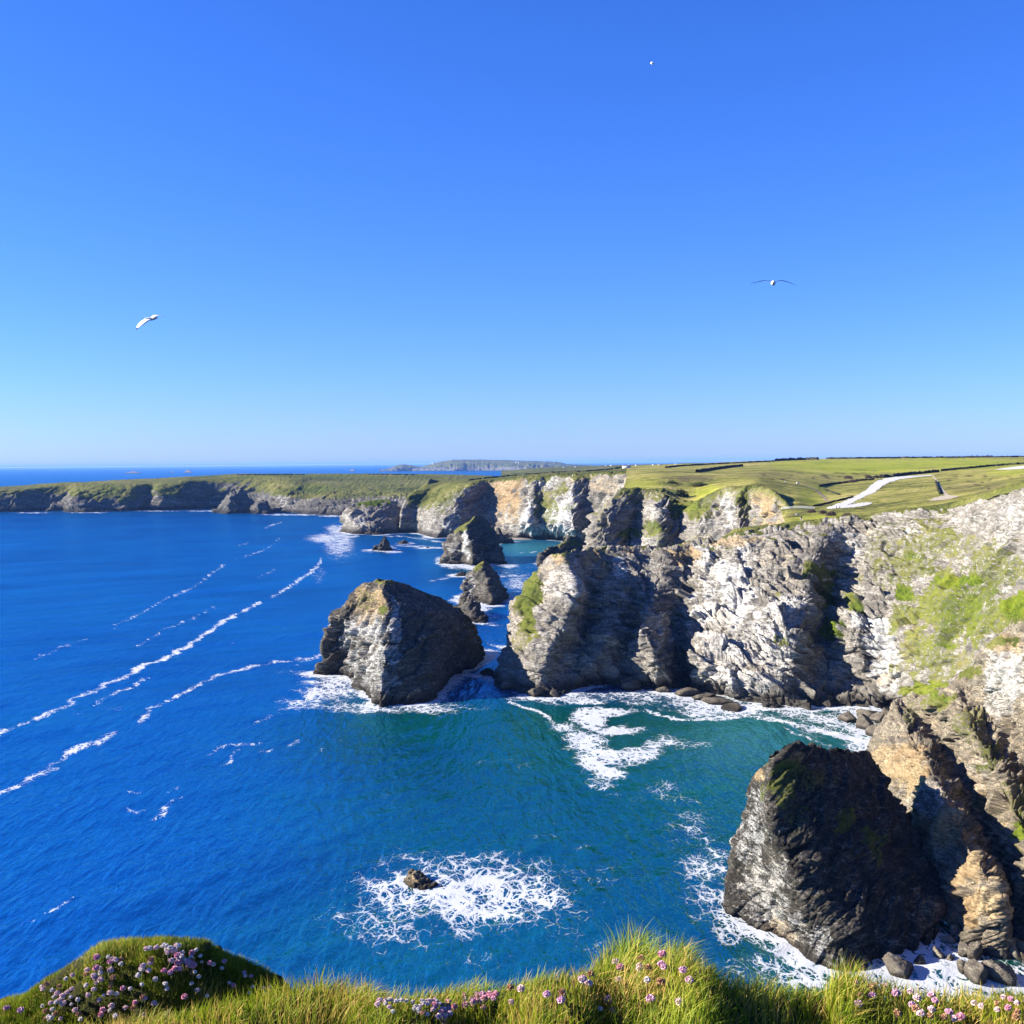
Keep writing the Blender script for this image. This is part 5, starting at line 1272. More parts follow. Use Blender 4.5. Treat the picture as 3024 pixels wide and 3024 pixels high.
def bush(u, v, wpx, hpx, label, mat, seed, group='brown bushes by the path', n=900, only=('plateau',)):
    g = ground(u, v, only)
    if g is None: return
    k = g.y / F
    t = empty('bush', g)
    rx, rz = wpx * k * .5, hpx * k
    V, Fc = leaf_cloud(n, rx, rx * .6, rz, rz * .10, seed)
    mesh_obj('foliage', V, Fc, mat, parent=t)
    segs = [((0, 0, -.2), (rx * .5 * math.cos(a), rx * .3 * math.sin(a), rz * .8), .05, .02) for a in np.linspace(0, 6, 7)]
    sv_, sf_ = stem_mesh(segs, 4); mesh_obj('stems', sv_, sf_, TRUNK, parent=t)
    tag(t, label, 'bush', group)
bush(2397, 1514, 26, 11, 'brown bush at the right end of the white fence', LEAFBR, 1)
bush(2430, 1517, 26, 12, 'brown bush below the tip of the gravel path', LEAFBR, 2)
bush(2455, 1523, 34, 14, 'larger brown bush with green foot, in the middle of the bush row', LEAFBR, 3)
bush(2502, 1528, 40, 15, 'brown bush above the cliff edge, left half of the last pair', LEAFBR, 4)
bush(2524, 1535, 34, 14, 'brown bush above the cliff edge, rightmost of the row', LEAFBR, 5)
bush(2566, 1412, 26, 10, 'reddish bush at the left end of the thick path hedge', LEAFBR, 6, 'bushes on the plateau')
bush(2606, 1409, 24, 9, 'reddish bush rising from the thick path hedge', LEAFBR, 7, 'bushes on the plateau')
bush(2506, 1413, 26, 9, 'reddish bush on the rough grass left of the path hedge', LEAFBR, 8, 'bushes on the plateau')
bush(2518, 1425, 34, 9, 'brown scrub on the bank by the upper bend of the path', LEAFBR, 9, 'bushes on the plateau')
bush(1985, 1428, 34, 9, 'dark foliage clump standing in for shade in the hollow, left one of two', LEAFGR, 10, 'shade clumps in the hollow', 1200, None)  # these leafy clumps put the dark of shadowed hollows into colour
bush(2066, 1436, 56, 12, 'dark foliage clump standing in for shade in the hollow, larger one of two', LEAFGR, 11, 'shade clumps in the hollow', 1400, None)
bush(2010, 1466, 44, 20, 'dark foliage clump standing in for shade at the cove cliff edge', LEAFGR, 12, 'shade clumps in the hollow', 1400, None)
for i in range(30):
    u = sr.uniform(2240, 2560); v = 1395 + sr.uniform(0, 20) + (2560 - u) * .02
    bush(u, v, sr.uniform(14, 30), sr.uniform(3, 6), 'low brown heather tussock on the rough grass below the bright field', LEAFBR if i % 3 else LEAFGR, 30 + i, 'heather tussocks below the bright field', 220)
for i in range(26):
    u = sr.uniform(2800, 3040); v = 1405 + sr.uniform(0, 40)
    bush(u, v, sr.uniform(16, 34), sr.uniform(3, 6), 'low brown heather tussock on the turf above the right hand cliff', LEAFBR if i % 2 else LEAFGR, 70 + i, 'heather tussocks above the right hand cliff', 220)

# fences, signs
WHITE = simple_mat('white_paint', (0.62, 0.62, 0.60), .6, .06, 2)
WOOD = simple_mat('weathered_wood', (0.16, 0.13, 0.10), .85, .3, 3)
DARKTXT = simple_mat('dark_print', (0.05, 0.05, 0.06), .7, .1, 3)
def box_v(c, sx, sy, sz, rz=0.0):
    V = np.array([[x, y, z] for x in (-.5, .5) for y in (-.5, .5) for z in (0, 1)], float) * np.array([sx, sy, sz])
    ca, sa = math.cos(rz), math.sin(rz)
    V = np.stack([V[:, 0] * ca - V[:, 1] * sa, V[:, 0] * sa + V[:, 1] * ca, V[:, 2]], 1) + np.asarray(c)
    return V, np.array([(0, 1, 3, 2), (4, 6, 7, 5), (0, 4, 5, 1), (2, 3, 7, 6), (0, 2, 6, 4), (1, 5, 7, 3)])
def join(parts):
    V, Fc, k = [], [], 0
    for v, f in parts:
        V.append(v); Fc.append(f + k); k += len(v)
    return np.concatenate(V), np.concatenate(Fc)
def fence(pts, label, mat, height, pick, group, rails=2, thick=.09, only=('plateau',)):
    P = [ground(u, v, only) for u, v in pts]; P = [p for p in P if p is not None]
    line = resample([tuple(p) for p in P], 60)
    length = np.linalg.norm(np.diff(line, axis=0), axis=1).sum()
    b = line[0]; t = empty('fence', b); tag(t, label, 'fence', group)
    npost = max(3, int(length / 2.4))
    for p in resample(line, npost):
        v, f = box_v(p - b + (0, 0, -.2), thick * 1.3, thick * 1.3, height + .3); mesh_obj('post', v, f, mat, parent=t)
    for r in range(rails):
        prt = []
        rl = resample(line, 24)
        for p, q in zip(rl[:-1], rl[1:]):
            z = height * (r + 1) / (rails + .15); m = (p + q) / 2 - b; d = q - p
            v, f = box_v(m + (0, 0, z - thick), np.hypot(d[0], d[1]) * 1.02, thick * .6, thick * 1.2, math.atan2(d[1], d[0])); prt.append((v, f))
        v, f = join(prt); mesh_obj('rail', v, f, mat, parent=t)
    if pick:
        prt = []
        for p in resample(line, int(length / pick)):
            prt.append(box_v(p - b + (0, -.05, .05), .11, .03, height))
        v, f = join(prt); mesh_obj('picket_panel', v, f, mat, parent=t)
fence([(2298, 1511), (2307, 1506), (2328, 1503.5), (2366, 1502), (2405, 1504)], 'curved white picket fence above the sandy neck of the headland', WHITE, 1.0, .3, 'fences on the neck')
fence([(2298, 1537), (2320, 1531), (2345, 1524), (2380, 1519)], 'grey wooden rail fence below the white one, beside a white sign', WOOD, 1.1, 0, 'fences on the neck', 3)
def sign(u, v, wpx, hpx, label, lift_px, only=('plateau',)):
    g = ground(u, v, only)
    if g is None: return
    k = g.y / F; t = empty('sign', g); tag(t, label, 'sign', 'signs on the cliff top')
    w, h, l = wpx * k, hpx * k, lift_px * k
    for sx in (-.4, .4):
        v_, f_ = box_v((sx * w, .06, -.3), .09, .09, l + h + .3); mesh_obj('post', v_, f_, WOOD, parent=t)
    v_, f_ = box_v((0, -.04, l), w, .05, h); pn = mesh_obj('board', v_, f_, WHITE, parent=t)
    v_, f_ = join([box_v((0, -.075, l + h * q), w * .8, .012, h * .12) for q in (.25, .5, .75)]); mesh_obj('lettering', v_, f_, DARKTXT, parent=pn)
sign(2356, 1431, 9, 4.5, 'white notice board with dark lines at the top of the dirt path', 2.5)
sign(2354, 1524, 9, 5, 'white notice board on the grey wooden fence', 2)

# people out walking
def person(g, h, label, top, legs, yaw=0.0, stride=.22, seed=0):
    pts = {'pelvis': (0, 0, .50), 'chest': (0, 0, .70), 'neck': (0, .01, .83), 'head': (0, -.01, .90), 'crown': (0, 0, .965),
           'hl': (-.05, 0, .49), 'kl': (-.055, -stride * .55, .27), 'fl': (-.055, -stride * .6, .03), 'tl': (-.055, -stride * .6 - .08, .015),
           'hr': (.05, 0, .49), 'kr': (.055, stride * .15, .27), 'fr': (.055, stride * .7, .04), 'tr': (.055, stride * .7 - .08, .02),
           'sl': (-.11, 0, .795), 'el': (-.135, .04, .63), 'wl': (-.13, -.05, .48), 'nl': (-.128, -.07, .44),
           'sr': (.11, 0, .795), 'er': (.135, -.02, .63), 'wr': (.13, .06, .48), 'nr': (.128, .08, .44)}
    rad = {'pelvis': .085, 'chest': .095, 'neck': .035, 'head': .062, 'crown': .05, 'hl': .06, 'kl': .042, 'fl': .028, 'tl': .02, 'hr': .06, 'kr': .042, 'fr': .028, 'tr': .02,
           'sl': .042, 'el': .032, 'wl': .022, 'nl': .02, 'sr': .042, 'er': .032, 'wr': .022, 'nr': .02}
    ed = [('pelvis', 'chest'), ('chest', 'neck'), ('neck', 'head'), ('head', 'crown'), ('pelvis', 'hl'), ('hl', 'kl'), ('kl', 'fl'), ('fl', 'tl'), ('pelvis', 'hr'), ('hr', 'kr'), ('kr', 'fr'), ('fr', 'tr'),
          ('chest', 'sl'), ('sl', 'el'), ('el', 'wl'), ('wl', 'nl'), ('chest', 'sr'), ('sr', 'er'), ('er', 'wr'), ('wr', 'nr')]
    ks = list(pts); me = bpy.data.meshes.new('skeleton')
    me.from_pydata([tuple(np.array(pts[k]) * h) for k in ks], [(ks.index(a), ks.index(b)) for a, b in ed], [])
    o = bpy.data.objects.new('skeleton', me); COL.objects.link(o)
    md = o.modifiers.new('skin', 'SKIN')
    for i, k in enumerate(ks):
        sv = me.skin_vertices[0].data[i]; sv.radius = (rad[k] * h, rad[k] * h * (.72 if k in ('chest', 'pelvis') else 1)); sv.use_root = k == 'pelvis'
    sb = o.modifiers.new('sub', 'SUBSURF'); sb.levels = 1
    ev = o.evaluated_get(bpy.context.evaluated_depsgraph_get())
    m2 = bpy.data.meshes.new_from_object(ev)
    bpy.data.objects.remove(o)
    skin = simple_mat('skin', (.36, .22, .16), .6, .05); hair = simple_mat('hair', (.05, .035, .025), .7, .2)
    m2.materials.clear()
    for mt in (top, legs, skin, hair, simple_mat('shoes', (.04, .035, .03), .7, .2)): m2.materials.append(mt)
    for p in m2.polygons:
        z = p.center.z / h; x = abs(p.center.x) / h; y = p.center.y / h
        p.material_index = 3 if z > .925 or (z > .86 and y > .02) else 2 if z > .83 or (x > .11 and z < .50 and z > .40) else 0 if z > .50 else 1 if z > .05 else 4
    b = bpy.data.objects.new('person', m2); COL.objects.link(b)
    b.location = g; b.rotation_euler = (0, 0, yaw)
    tag(b, label, 'person', 'walkers on the cliff top')
navy = simple_mat('navy_cloth', (.03, .04, .07), .9, .2); blk = simple_mat('black_cloth', (.02, .02, .022), .9, .2); wht = simple_mat('white_cloth', (.5, .5, .5), .9, .1); jean = simple_mat('denim', (.06, .08, .14), .9, .2)
for u, v, lb, tp, lg, yw, hh in ((2366, 1537, 'walker in dark clothes on the small sandy footpath', blk, blk, .3, 1.74), (2470, 1505, 'walker in dark top on the gravel path, left of a pair', navy, blk, 1.2, 1.7), (2480, 1504, 'walker in blue jeans on the gravel path, right of a pair', blk, jean, 1.3, 1.62), (2318, 1429, 'walker in a white top on the turf left of the notice board', wht, blk, -.5, 1.7)):
    g = ground(u, v, ('plateau',)) or ground(u, v)
    if g is not None: person(g + Vector((0, 0, .15)), hh, lb, tp, lg, yw)

# houses, lighthouse and mast far away
ROOF = simple_mat('slate_roof', (0.10, 0.10, 0.11), .8, .2, .3); PANE = simple_mat('dark_glass', (0.03, 0.035, 0.045), .2, .1, .3)
def house(u, v, wpx, hpx, label, group, only=None, yaw=0.0, roof=ROOF, depth=.8):
    g = ground(u, v, only)
    if g is None: return
    k = g.y / F; w, h = wpx * k, hpx * k; d = w * depth
    t = empty('house', g); t.rotation_euler = (0, 0, yaw); tag(t, label, 'house', group)
    v_, f_ = box_v((0, 0, -h * .3), w, d, h * .95); wall = mesh_obj('wall', v_, f_, WHITE, parent=t)
    e = h * .65
    V = [(-w * .54, -d * .54, e), (w * .54, -d * .54, e), (w * .54, d * .54, e), (-w * .54, d * .54, e), (-w * .5, 0, h), (w * .5, 0, h)]
    rf = mesh_obj('roof', V, [(0, 1, 5, 4), (2, 3, 4, 5), (0, 4, 3), (1, 2, 5), (3, 2, 1, 0)], roof, parent=t)
    v_, f_ = box_v((w * .33, 0, h * .8), w * .07, w * .07, h * .35); mesh_obj('chimney', v_, f_, WHITE, parent=rf)
    for q in (-.3, 0, .3):
        v_, f_ = box_v((w * q, -d * .5 - .02, e * .35), w * .14, .06, e * .38); mesh_obj('window', v_, f_, PANE, parent=t)
house(1850, 1382, 21, 9, 'white bungalow, largest and nearest of the far buildings, on the green cliff top', 'white houses beyond the cliffs', None, .2)
for i, (u, v, w, h, lb) in enumerate([(1790, 1376.5, 7, 3.5, 'small white house left of the white bungalow, nearer one of two'), (1806, 1375.8, 8, 3.5, 'small white house left of the white bungalow, farther one of two'), (1880, 1375, 8, 3, 'small white house just right of the white bungalow'), (1700, 1380, 6, 3, 'tiny white house at the left end of the far fields'),
        (1664, 1381, 5, 2.6, 'tiny white house on the shore beneath the distant headland'), (1930, 1373.8, 7, 3, 'tiny white house at the right of the far fields, left of a pair'), (1948, 1373.4, 9, 3, 'long white house at the right of the far fields, right of a pair'), (1996, 1371.4, 6, 2.6, 'tiny white house farthest right on the far fields')]):
    house(u, v, w, h, lb, 'white houses beyond the cliffs', ('far_fields', 'plateau'), .2 * (i % 3 - 1))
house(1524, 1368, 6, 4, 'white house on the distant headland, left of a pair', 'white houses on the distant headland', ('distant_headland',))
house(1532, 1368, 5, 4.6, 'white house on the distant headland, right of a pair', 'white houses on the distant headland', ('distant_headland',))
g = ground(1277.5, 1371, ('distant_headland',))
if g is not None:
    t = empty('lighthouse', g); tag(t, 'white lighthouse on the left slope of the distant headland', 'lighthouse')
    tv, tf = stem_mesh([((0, 0, -8), (0, 0, 26), 5.5, 4.2)], 16); mesh_obj('tower', tv, tf, WHITE, parent=t)
    tv, tf = stem_mesh([((0, 0, 26), (0, 0, 27), 5.6, 5.6), ((0, 0, 27), (0, 0, 30), 3.2, 3.2)], 12); ln = mesh_obj('lantern_room', tv, tf, PANE, parent=t)
    tv, tf = stem_mesh([((0, 0, 30), (0, 0, 33), 3.6, .3)], 12); mesh_obj('dome', tv, tf, WHITE, parent=ln)
g = ground(1341, 1359, ('distant_headland',))
if g is not None:
    t = empty('mast', g); tag(t, 'thin radio mast on the summit of the distant headland', 'mast')
    tv, tf = stem_mesh([((0, 0, -10), (0, 0, 30), 1.4, .6)], 6); mesh_obj('pole', tv, tf, TRUNK, parent=t)
    tv, tf = box_v((0, 0, -4), 16, 12, 9); mesh_obj('hut', tv, tf, TRUNK, parent=t)

# ------------------------------------------------------------------ gulls
def gull_material():
    m, nt, out = new_mat('gull_feathers')
    a = nt.nodes.new('ShaderNodeAttribute'); a.attribute_name = 'mask'
    p = nd(nt, 'ShaderNodeBsdfPrincipled', i_Roughness=0.7); p.inputs['Specular IOR Level'].default_value = .1
    nt.links.new(a.outputs['Color'], p.inputs['Base Color']); nt.links.new(p.outputs[0], out.inputs[0])
    return m
GULLM = gull_material()
def gull(label, body, wings, Y, rad, tail_dir, wing_col=(.20, .22, .25)):
    """body: list of (u, v, dY, r) along the bird, wings: two lists of (u, v, dY, chord_u, chord_v, chord_Y) from shoulder to tip; all in photo pixels at depth Y"""
    k = Y / F
    V, Fc, Cc = [], [], []
    def ringlist(rings, cols, cap=True):
        n = len(rings[0]); b = sum(len(x) for x in V) if V else 0
        for r, c in zip(rings, cols): V.append(r); Cc.append(np.tile(np.array(c + (1,)), (n, 1)))
        for i in range(len(rings) - 1):
            for j in range(n):
                Fc.append((b + i * n + j, b + i * n + (j + 1) % n, b + (i + 1) * n + (j + 1) % n, b + (i + 1) * n + j))
    W_ = (.62, .62, .60); G_ = wing_col; K_ = (.02, .022, .03); Yl = (.5, .32, .05)
    rings, cols = [], []
    P = [at(u, v, Y + d * k) for u, v, d, r in body]
    for i, (u, v, d, r) in enumerate(body):
        T = P[min(i + 1, len(P) - 1)] - P[max(i - 1, 0)]; T = T / np.linalg.norm(T)
        x = np.cross(T, [0.02, 0.01, 1]); x /= np.linalg.norm(x); y = np.cross(T, x)
        th = np.linspace(0, 2 * np.pi, 12, endpoint=False)
        rings.append(P[i] + (np.cos(th)[:, None] * x + np.sin(th)[:, None] * y) * r * k)
        cols.append(Yl if i == 0 else W_)
    ringlist(rings, cols)
    for wg in wings:
        # resample the wing line smoothly
        C0 = np.array([np.concatenate([at(u, v, Y + d * k), at(u + cu, v + cv, Y + (d + cy) * k)]) for u, v, d, cu, cv, cy in wg])
        S = spline(C0, [6] * (len(C0) - 1), False, .9)
        n = len(S); rings, cols = [], []
        for i, r in enumerate(S):
            a, b = r[:3], r[3:]
            q = i / (n - 1)
            ax = (b - a); up = np.array([0, 0, 1.0]); nrm = np.cross(ax, S[min(i + 1, n - 1)][:3] - S[max(i - 1, 0)][:3]); nrm /= np.linalg.norm(nrm) + 1e-9
            th_ = rad * k * .16 * (1 - .75 * q)
            rings.append(np.array([a, a + ax * .25 + nrm * th_, a + ax * .65 + nrm * th_ * .6, b, a + ax * .65 - nrm * th_ * .3, a + ax * .25 - nrm * th_ * .6]))
            cols.append(K_ if q > .80 else G_)
        ringlist(rings, cols)
    V_ = np.concatenate(V); C_ = np.concatenate(Cc)
    o = mesh_obj('gull', V_, [tuple(f) for f in Fc], GULLM, base=P[len(P) // 2], col=C_, shade=True)
    return tag(o, label, 'gull')
gull('gull banking with one wing down, low in the sky at the left',
     [(424, 943, -4, .5), (427, 942.5, -3, 2.2), (432, 941.5, -2, 3.4), (440, 942, 0, 5), (450, 942, 2, 4.4), (458, 941, 3, 2.6), (464, 938.5, 4, 2.2), (466, 938, 4, .3)],
     [[(438, 940, 0, 9, 4, -8), (424, 944, -4, 12, 6, -17), (412, 952, -8, 13, 6, -18), (404, 964, -10, 8, 2, -12), (402, 975, -8, 1.5, -1, -2)],
      [(444, 938, 2, 8, 4, -6), (452, 931, 4, 10, 5, -12), (462, 930, 8, 8, 3, -12), (476, 932, 14, 5, 1.4, -8), (490, 936, 24, 1, .3, -2)]], 36, 5, 1, (.60, .60, .58))
gull('gull seen end on with both wings spread level, at the right of the sky',
     [(2282, 836, -14, .5), (2282.6, 836, -12, 3), (2283, 836, -8, 4.6), (2283.6, 836, 0, 7.2), (2284.5, 835.5, 10, 5.5), (2285, 835, 18, 3), (2285.5, 835, 26, 2.6), (2285.5, 835, 28, .4)],
     [[(2280, 831.5, 0, .3, .5, 14), (2270, 828, 0, .3, 1, 17), (2258, 827, 2, .2, 1.6, 17), (2240, 831, 4, .2, 1.8, 13), (2216, 837, 8, .1, .3, 2)],
      [(2288, 831.5, 0, .3, .5, 14), (2298, 829, 0, .3, 1, 17), (2310, 827.5, 2, .2, 2, 17), (2330, 833, 4, .2, 2, 13), (2352, 843.5, 8, .1, .3, 2)]], 33, 7, 1)
gull('tiny gull high in the sky, right of the middle',
     [(1919, 189, -2, .2), (1921, 188.5, -1, 1.2), (1924, 188, 0, 1.9), (1928, 188, 1, 1.5), (1931.5, 187.5, 2, .8), (1933, 187, 2, .2)],
     [[(1921, 187.5, 0, 4, 1.6, -6), (1921, 184.5, 2, 5, 1.8, -8), (1925, 182.5, 4, 4, 1.2, -7), (1932, 183, 7, .8, .1, -1)],
      [(1923, 189, 0, 3, .6, 1), (1924, 191, -5, 2.4, .4, 1.5), (1925, 192.5, -9, 1.5, .3, 1)]], 190, 2.2, 1, (.6, .6, .58))
print('things built')

# ------------------------------------------------------------------ the turf edge at the viewer's feet
def soil_material():
    m, nt, out = new_mat('turf_soil')
    g = nt.nodes.new('ShaderNodeNewGeometry')
    n = noise(nt, g.outputs['Position'], 22, 6, .7)
    c = ramp(nt, n, [(.35, (.010, .010, .005)), (.5, (.028, .030, .010)), (.65, (.060, .050, .022))])
    p = nd(nt, 'ShaderNodeBsdfPrincipled', i_Roughness=.95); p.inputs['Specular IOR Level'].default_value = .05
    nt.links.new(c, p.inputs['Base Color']); b = nd(nt, 'ShaderNodeBump', i_Strength=.8, i_Distance=.03); nt.links.new(n, b.inputs['Height']); nt.links.new(b.outputs[0], p.inputs['Normal'])
    nt.links.new(p.outputs[0], out.inputs[0]); return m
SOIL = soil_material()
edge = [(-250, 3120), (0, 3100), (200, 3074), (420, 3034), (640, 2990), (833, 2950), (971, 2938), (1050, 2940), (1119, 2958), (1200, 2966), (1341, 2944), (1450, 2938), (1540, 2922), (1620, 2904), (1711, 2896),
        (1780, 2868), (1865, 2838), (1930, 2846), (2000, 2846), (2076, 2876), (2175, 2920), (2349, 2952), (2430, 2944), (2483, 2902), (2553, 2920), (2698, 2952), (2873, 2974), (2989, 2964), (3024, 2962), (3250, 2960)]
LED = []
for k, (u, v) in enumerate(edge):
    Yc = 3.85 + .12 * math.sin(k * 1.3) + (.25 if 2400 < u < 2560 else 0) + (.2 if 1760 < u < 2040 else 0)
    c = at(u, v + 34, Yc)
    sc_ = c[0] / c[1]
    def wp(Y, z): return np.array([sc_ * Y * (1 if Y < 5 else 1), Y, z])
    LED.append([wp(1.1, c[2] - .10), wp(1.9, c[2] - .06), wp(2.7, c[2] - .03), wp(3.3, c[2] - .01), c, wp(Yc + .28, c[2] - .16), wp(Yc + .6, c[2] - .9), wp(Yc + 1.0, c[2] - 3.0), wp(Yc + 1.6, c[2] - 8.0)])
LED = np.swapaxes(np.array(LED), 0, 1)
LG = np.swapaxes(spline(np.swapaxes(spline(LED, [6, 8, 8, 8, 6, 6, 5, 5]), 0, 1), [8] * (len(edge) - 1)), 0, 1)
fl = LG.reshape(-1, 3); fl[:, 2] += .035 * fbm(fl * 4.5, 4)
ledge_o = mesh_obj('cliff_edge_ground', fl, grid_faces(*LG.shape[:2])[:, ::-1], SOIL, shade=True); tag(ledge_o, kind='structure')

mcr = [(-90, 3030), (0, 2978), (52, 2966), (119, 2912), (217, 2860), (269, 2822), (310, 2810), (380, 2800), (455, 2795), (530, 2797), (585, 2802), (616, 2830), (699, 2862), (776, 2898), (833, 2944), (890, 2990)]
MN = []
for k, (u, v) in enumerate(mcr):
    q = k / (len(mcr) - 1)
    Yc = 4.42 + .25 * max(0, q - .55) * 2
    c = at(u, v + 4, Yc); b = 3230 - (v + 4)
    r = [at(u - 30 + 60 * q, 3230 + 160, 4.02)]
    for f, dY in ((1.0, .34), (.72, .27), (.46, .20), (.24, .13), (.08, .06)):
        r.append(at(u + (-24 + 48 * q) * f, v + 4 + b * f, Yc - dY))
    r.append(c)
    r.append(c + (0, .16, -.05)); r.append(c + (0, .4, -.28)); r.append(c + (0, .8, -1.2)); r.append(c + (0, 1.3, -4))
    MN.append(r)
MN = np.swapaxes(np.array(MN), 0, 1)
MG = np.swapaxes(spline(np.swapaxes(spline(MN, [5, 8, 8, 8, 6, 5, 5, 4, 4, 4]), 0, 1), [9] * (len(mcr) - 1)), 0, 1)
fl2 = MG.reshape(-1, 3)
mnz = normals(MG).reshape(-1, 3)
mnz *= np.sign(((EYE - fl2) * mnz).sum(1))[:, None]
fl2 += mnz * (.020 * fbm(fl2 * 9, 4) + .03 * fbm(fl2 * 3, 2))[:, None]
mound_o = mesh_obj('grassy_mound', fl2, grid_faces(*MG.shape[:2])[:, ::-1], SOIL, shade=True); tag(mound_o, kind='structure')

def blade_material():
    m, nt, out = new_mat('grass_blades')
    a = nt.nodes.new('ShaderNodeAttribute'); a.attribute_name = 'mask'
    p = nd(nt, 'ShaderNodeBsdfPrincipled', i_Roughness=.6); p.inputs['Specular IOR Level'].default_value = .2
    t = nd(nt, 'ShaderNodeBsdfTranslucent'); mx = nt.nodes.new('ShaderNodeMixShader'); mx.inputs[0].default_value = .35
    for n_ in (p.inputs['Base Color'], t.inputs['Color']): nt.links.new(a.outputs['Color'], n_)
    nt.links.new(p.outputs[0], mx.inputs[1]); nt.links.new(t.outputs[0], mx.inputs[2]); nt.links.new(mx.outputs[0], out.inputs[0])
    return m
BLADE = blade_material()

def blades(name, G, rows, n, len_fn, wid, seed, lean=(.35, .05), spread=.5, label=None, palette=None, straw=.25, only=None):
    """grass: n curved blades rooted on the surface grid G between the given rows"""
    r = np.random.default_rng(seed)
    R, C = G.shape[:2]
    a, b = rows
    A = G[a:b - 1, :-1]; B = G[a + 1:b, :-1]; D = G[a:b - 1, 1:]
    area = np.linalg.norm(np.cross(B - A, D - A), axis=-1).ravel(); area /= area.sum()
    idx = r.choice(len(area), n, p=area); i, j = idx // (C - 1) + a, idx % (C - 1)
    s_, t_ = r.random(n)[:, None], r.random(n)[:, None]
    P = (G[i, j] * (1 - s_) + G[i + 1, j] * s_) * (1 - t_) + (G[i, j + 1] * (1 - s_) + G[i + 1, j + 1] * s_) * t_
    u, v, z = proj(P)
    keep = (u > -120) & (u < 3140) & (v < 3260)
    if only is not None: keep &= only(P, u, v)
    P = P[keep]; u = u[keep]; v = v[keep]; n = len(P)
    clump = fbm(P * np.array([5, 5, 5]) + seed, 3)
    Ln = len_fn(P, u, v, clump) * (.45 + .95 * r.random(n))
    ang = r.uniform(0, 2 * np.pi, n)
    dirx = np.stack([np.cos(ang), np.sin(ang), np.zeros(n)], 1)
    cl2 = np.stack([perlin(P * 3.1 + 9), perlin(P * 3.1 + 29), np.zeros(n)], 1)
    bend = dirx * spread * r.random((n, 1)) + cl2 * .9 + np.array([lean[0], lean[1], 0])
    side = np.stack([-np.sin(ang + 1.2), np.cos(ang + 1.2), np.zeros(n)], 1)
    w = wid * (.7 + .6 * r.random((n, 1)))
    up = np.array([0, 0, 1.0])
    Lc = Ln[:, None]
    def pt(q): return P + up * Lc * (q - .32 * q * q * (np.linalg.norm(bend, axis=1, keepdims=True)).clip(0, 1.3)) + bend * Lc * q * q * .75
    p0, p1, p2, p3 = pt(-.08), pt(.38), pt(.72), pt(1.0)
    V = np.stack([p0 - side * w, p0 + side * w, p1 - side * w * .9, p1 + side * w * .9, p2 - side * w * .55, p2 + side * w * .55, p3], 1)
    k = np.arange(n)[:, None] * 7
    Fc = np.concatenate([k + np.array([[0, 1, 3]]), k + np.array([[0, 3, 2]]), k + np.array([[2, 3, 5]]), k + np.array([[2, 5, 4]]), k + np.array([[4, 5, 6]])])
    pal = np.array(palette or [(.045, .085, .006), (.135, .200, .010), (.250, .290, .016), (.370, .350, .034)])
    q = (.5 + .35 * clump + .35 * (r.random(n) - .5)).clip(0, .999) * (len(pal) - 1)
    i0 = q.astype(int); fr = (q - i0)[:, None]
    colr = pal[i0] * (1 - fr) + pal[np.minimum(i0 + 1, len(pal) - 1)] * fr
    sm = (r.random(n) < straw * (1 + 1.6 * perlin(P * 2.3 + 3)))
    colr[sm] = np.array([.44, .31, .075]) * (.7 + .6 * r.random((sm.sum(), 1)))
    c4 = np.concatenate([colr, np.ones((n, 1))], 1)
    col = np.repeat(c4, 7, axis=0).reshape(n, 7, 4)
    o = mesh_obj(name, V.reshape(-1, 3), Fc, BLADE, col=col.reshape(-1, 4))
    return tag(o, kind='stuff')

def ledge_len(P, u, v, c):
    L = .075 + .03 * c
    L += .10 * np.exp(-((u - 1850) / 70) ** 2) + .05 * np.exp(-((u - 1990) / 60) ** 2) + .045 * np.exp(-((u - 2490) / 50) ** 2) + .03 * np.exp(-((u - 1000) / 120) ** 2)
    return L.clip(.03, .3)
blades('grass', LG, (14, 44), 90000, ledge_len, .0016, 201, lean=(.30, .0), spread=.85, straw=.36)
blades('grass', MG, (3, 46), 62000, lambda P, u, v, c: (.030 + .010 * c), .0013, 203, lean=(.15, 0), spread=.9, straw=.10,
       palette=[(.022, .038, .006), (.085, .125, .010), (.210, .255, .020), (.310, .340, .040)])
blades('grass', MG, (3, 30), 5000, lambda P, u, v, c: (.10 + .03 * c), .0015, 205, lean=(.35, 0), spread=.6, straw=.5, only=lambda P, u, v: (v > 2960) & (u > 560))

# thrift in flower: every head on its stem is a thing
def head_mesh(seed, r0, spiky):
    rr = np.random.default_rng(seed)
    V, Fc = [], []
    n = 46
    for i in range(n):
        zc = 1 - 1.45 * (i + .5) / n; ph = i * 2.39996
        d = np.array([math.sqrt(max(0, 1 - zc * zc)) * math.cos(ph), math.sqrt(max(0, 1 - zc * zc)) * math.sin(ph), zc])
        x = np.cross(d, [.2, .5, .8]); x /= np.linalg.norm(x); y = np.cross(d, x)
        c = d * r0 * (.80 + .3 * rr.random()); s = r0 * (.36 + .14 * rr.random())
        k = len(V); V.append(c - d * r0 * .25)
        for j in range(5):
            t = 2 * math.pi * j / 5 + rr.random()
            V.append(c + (x * math.cos(t) + y * math.sin(t)) * s + d * s * spiky * (rr.random() - .2))
        for j in range(5): Fc.append((k, k + 1 + j, k + 1 + (j + 1) % 5))
    # papery cup under the florets
    k = len(V)
    for j in range(8): t = j * math.pi / 4; V.append((math.cos(t) * r0 * .75, math.sin(t) * r0 * .75, -r0 * .35))
    V.append((0, 0, -r0 * .75))
    for j in range(8): Fc.append((k + j, k + (j + 1) % 8, k + 8))
    V = np.array(V, float); V[:, 2] *= .85
    return V, Fc
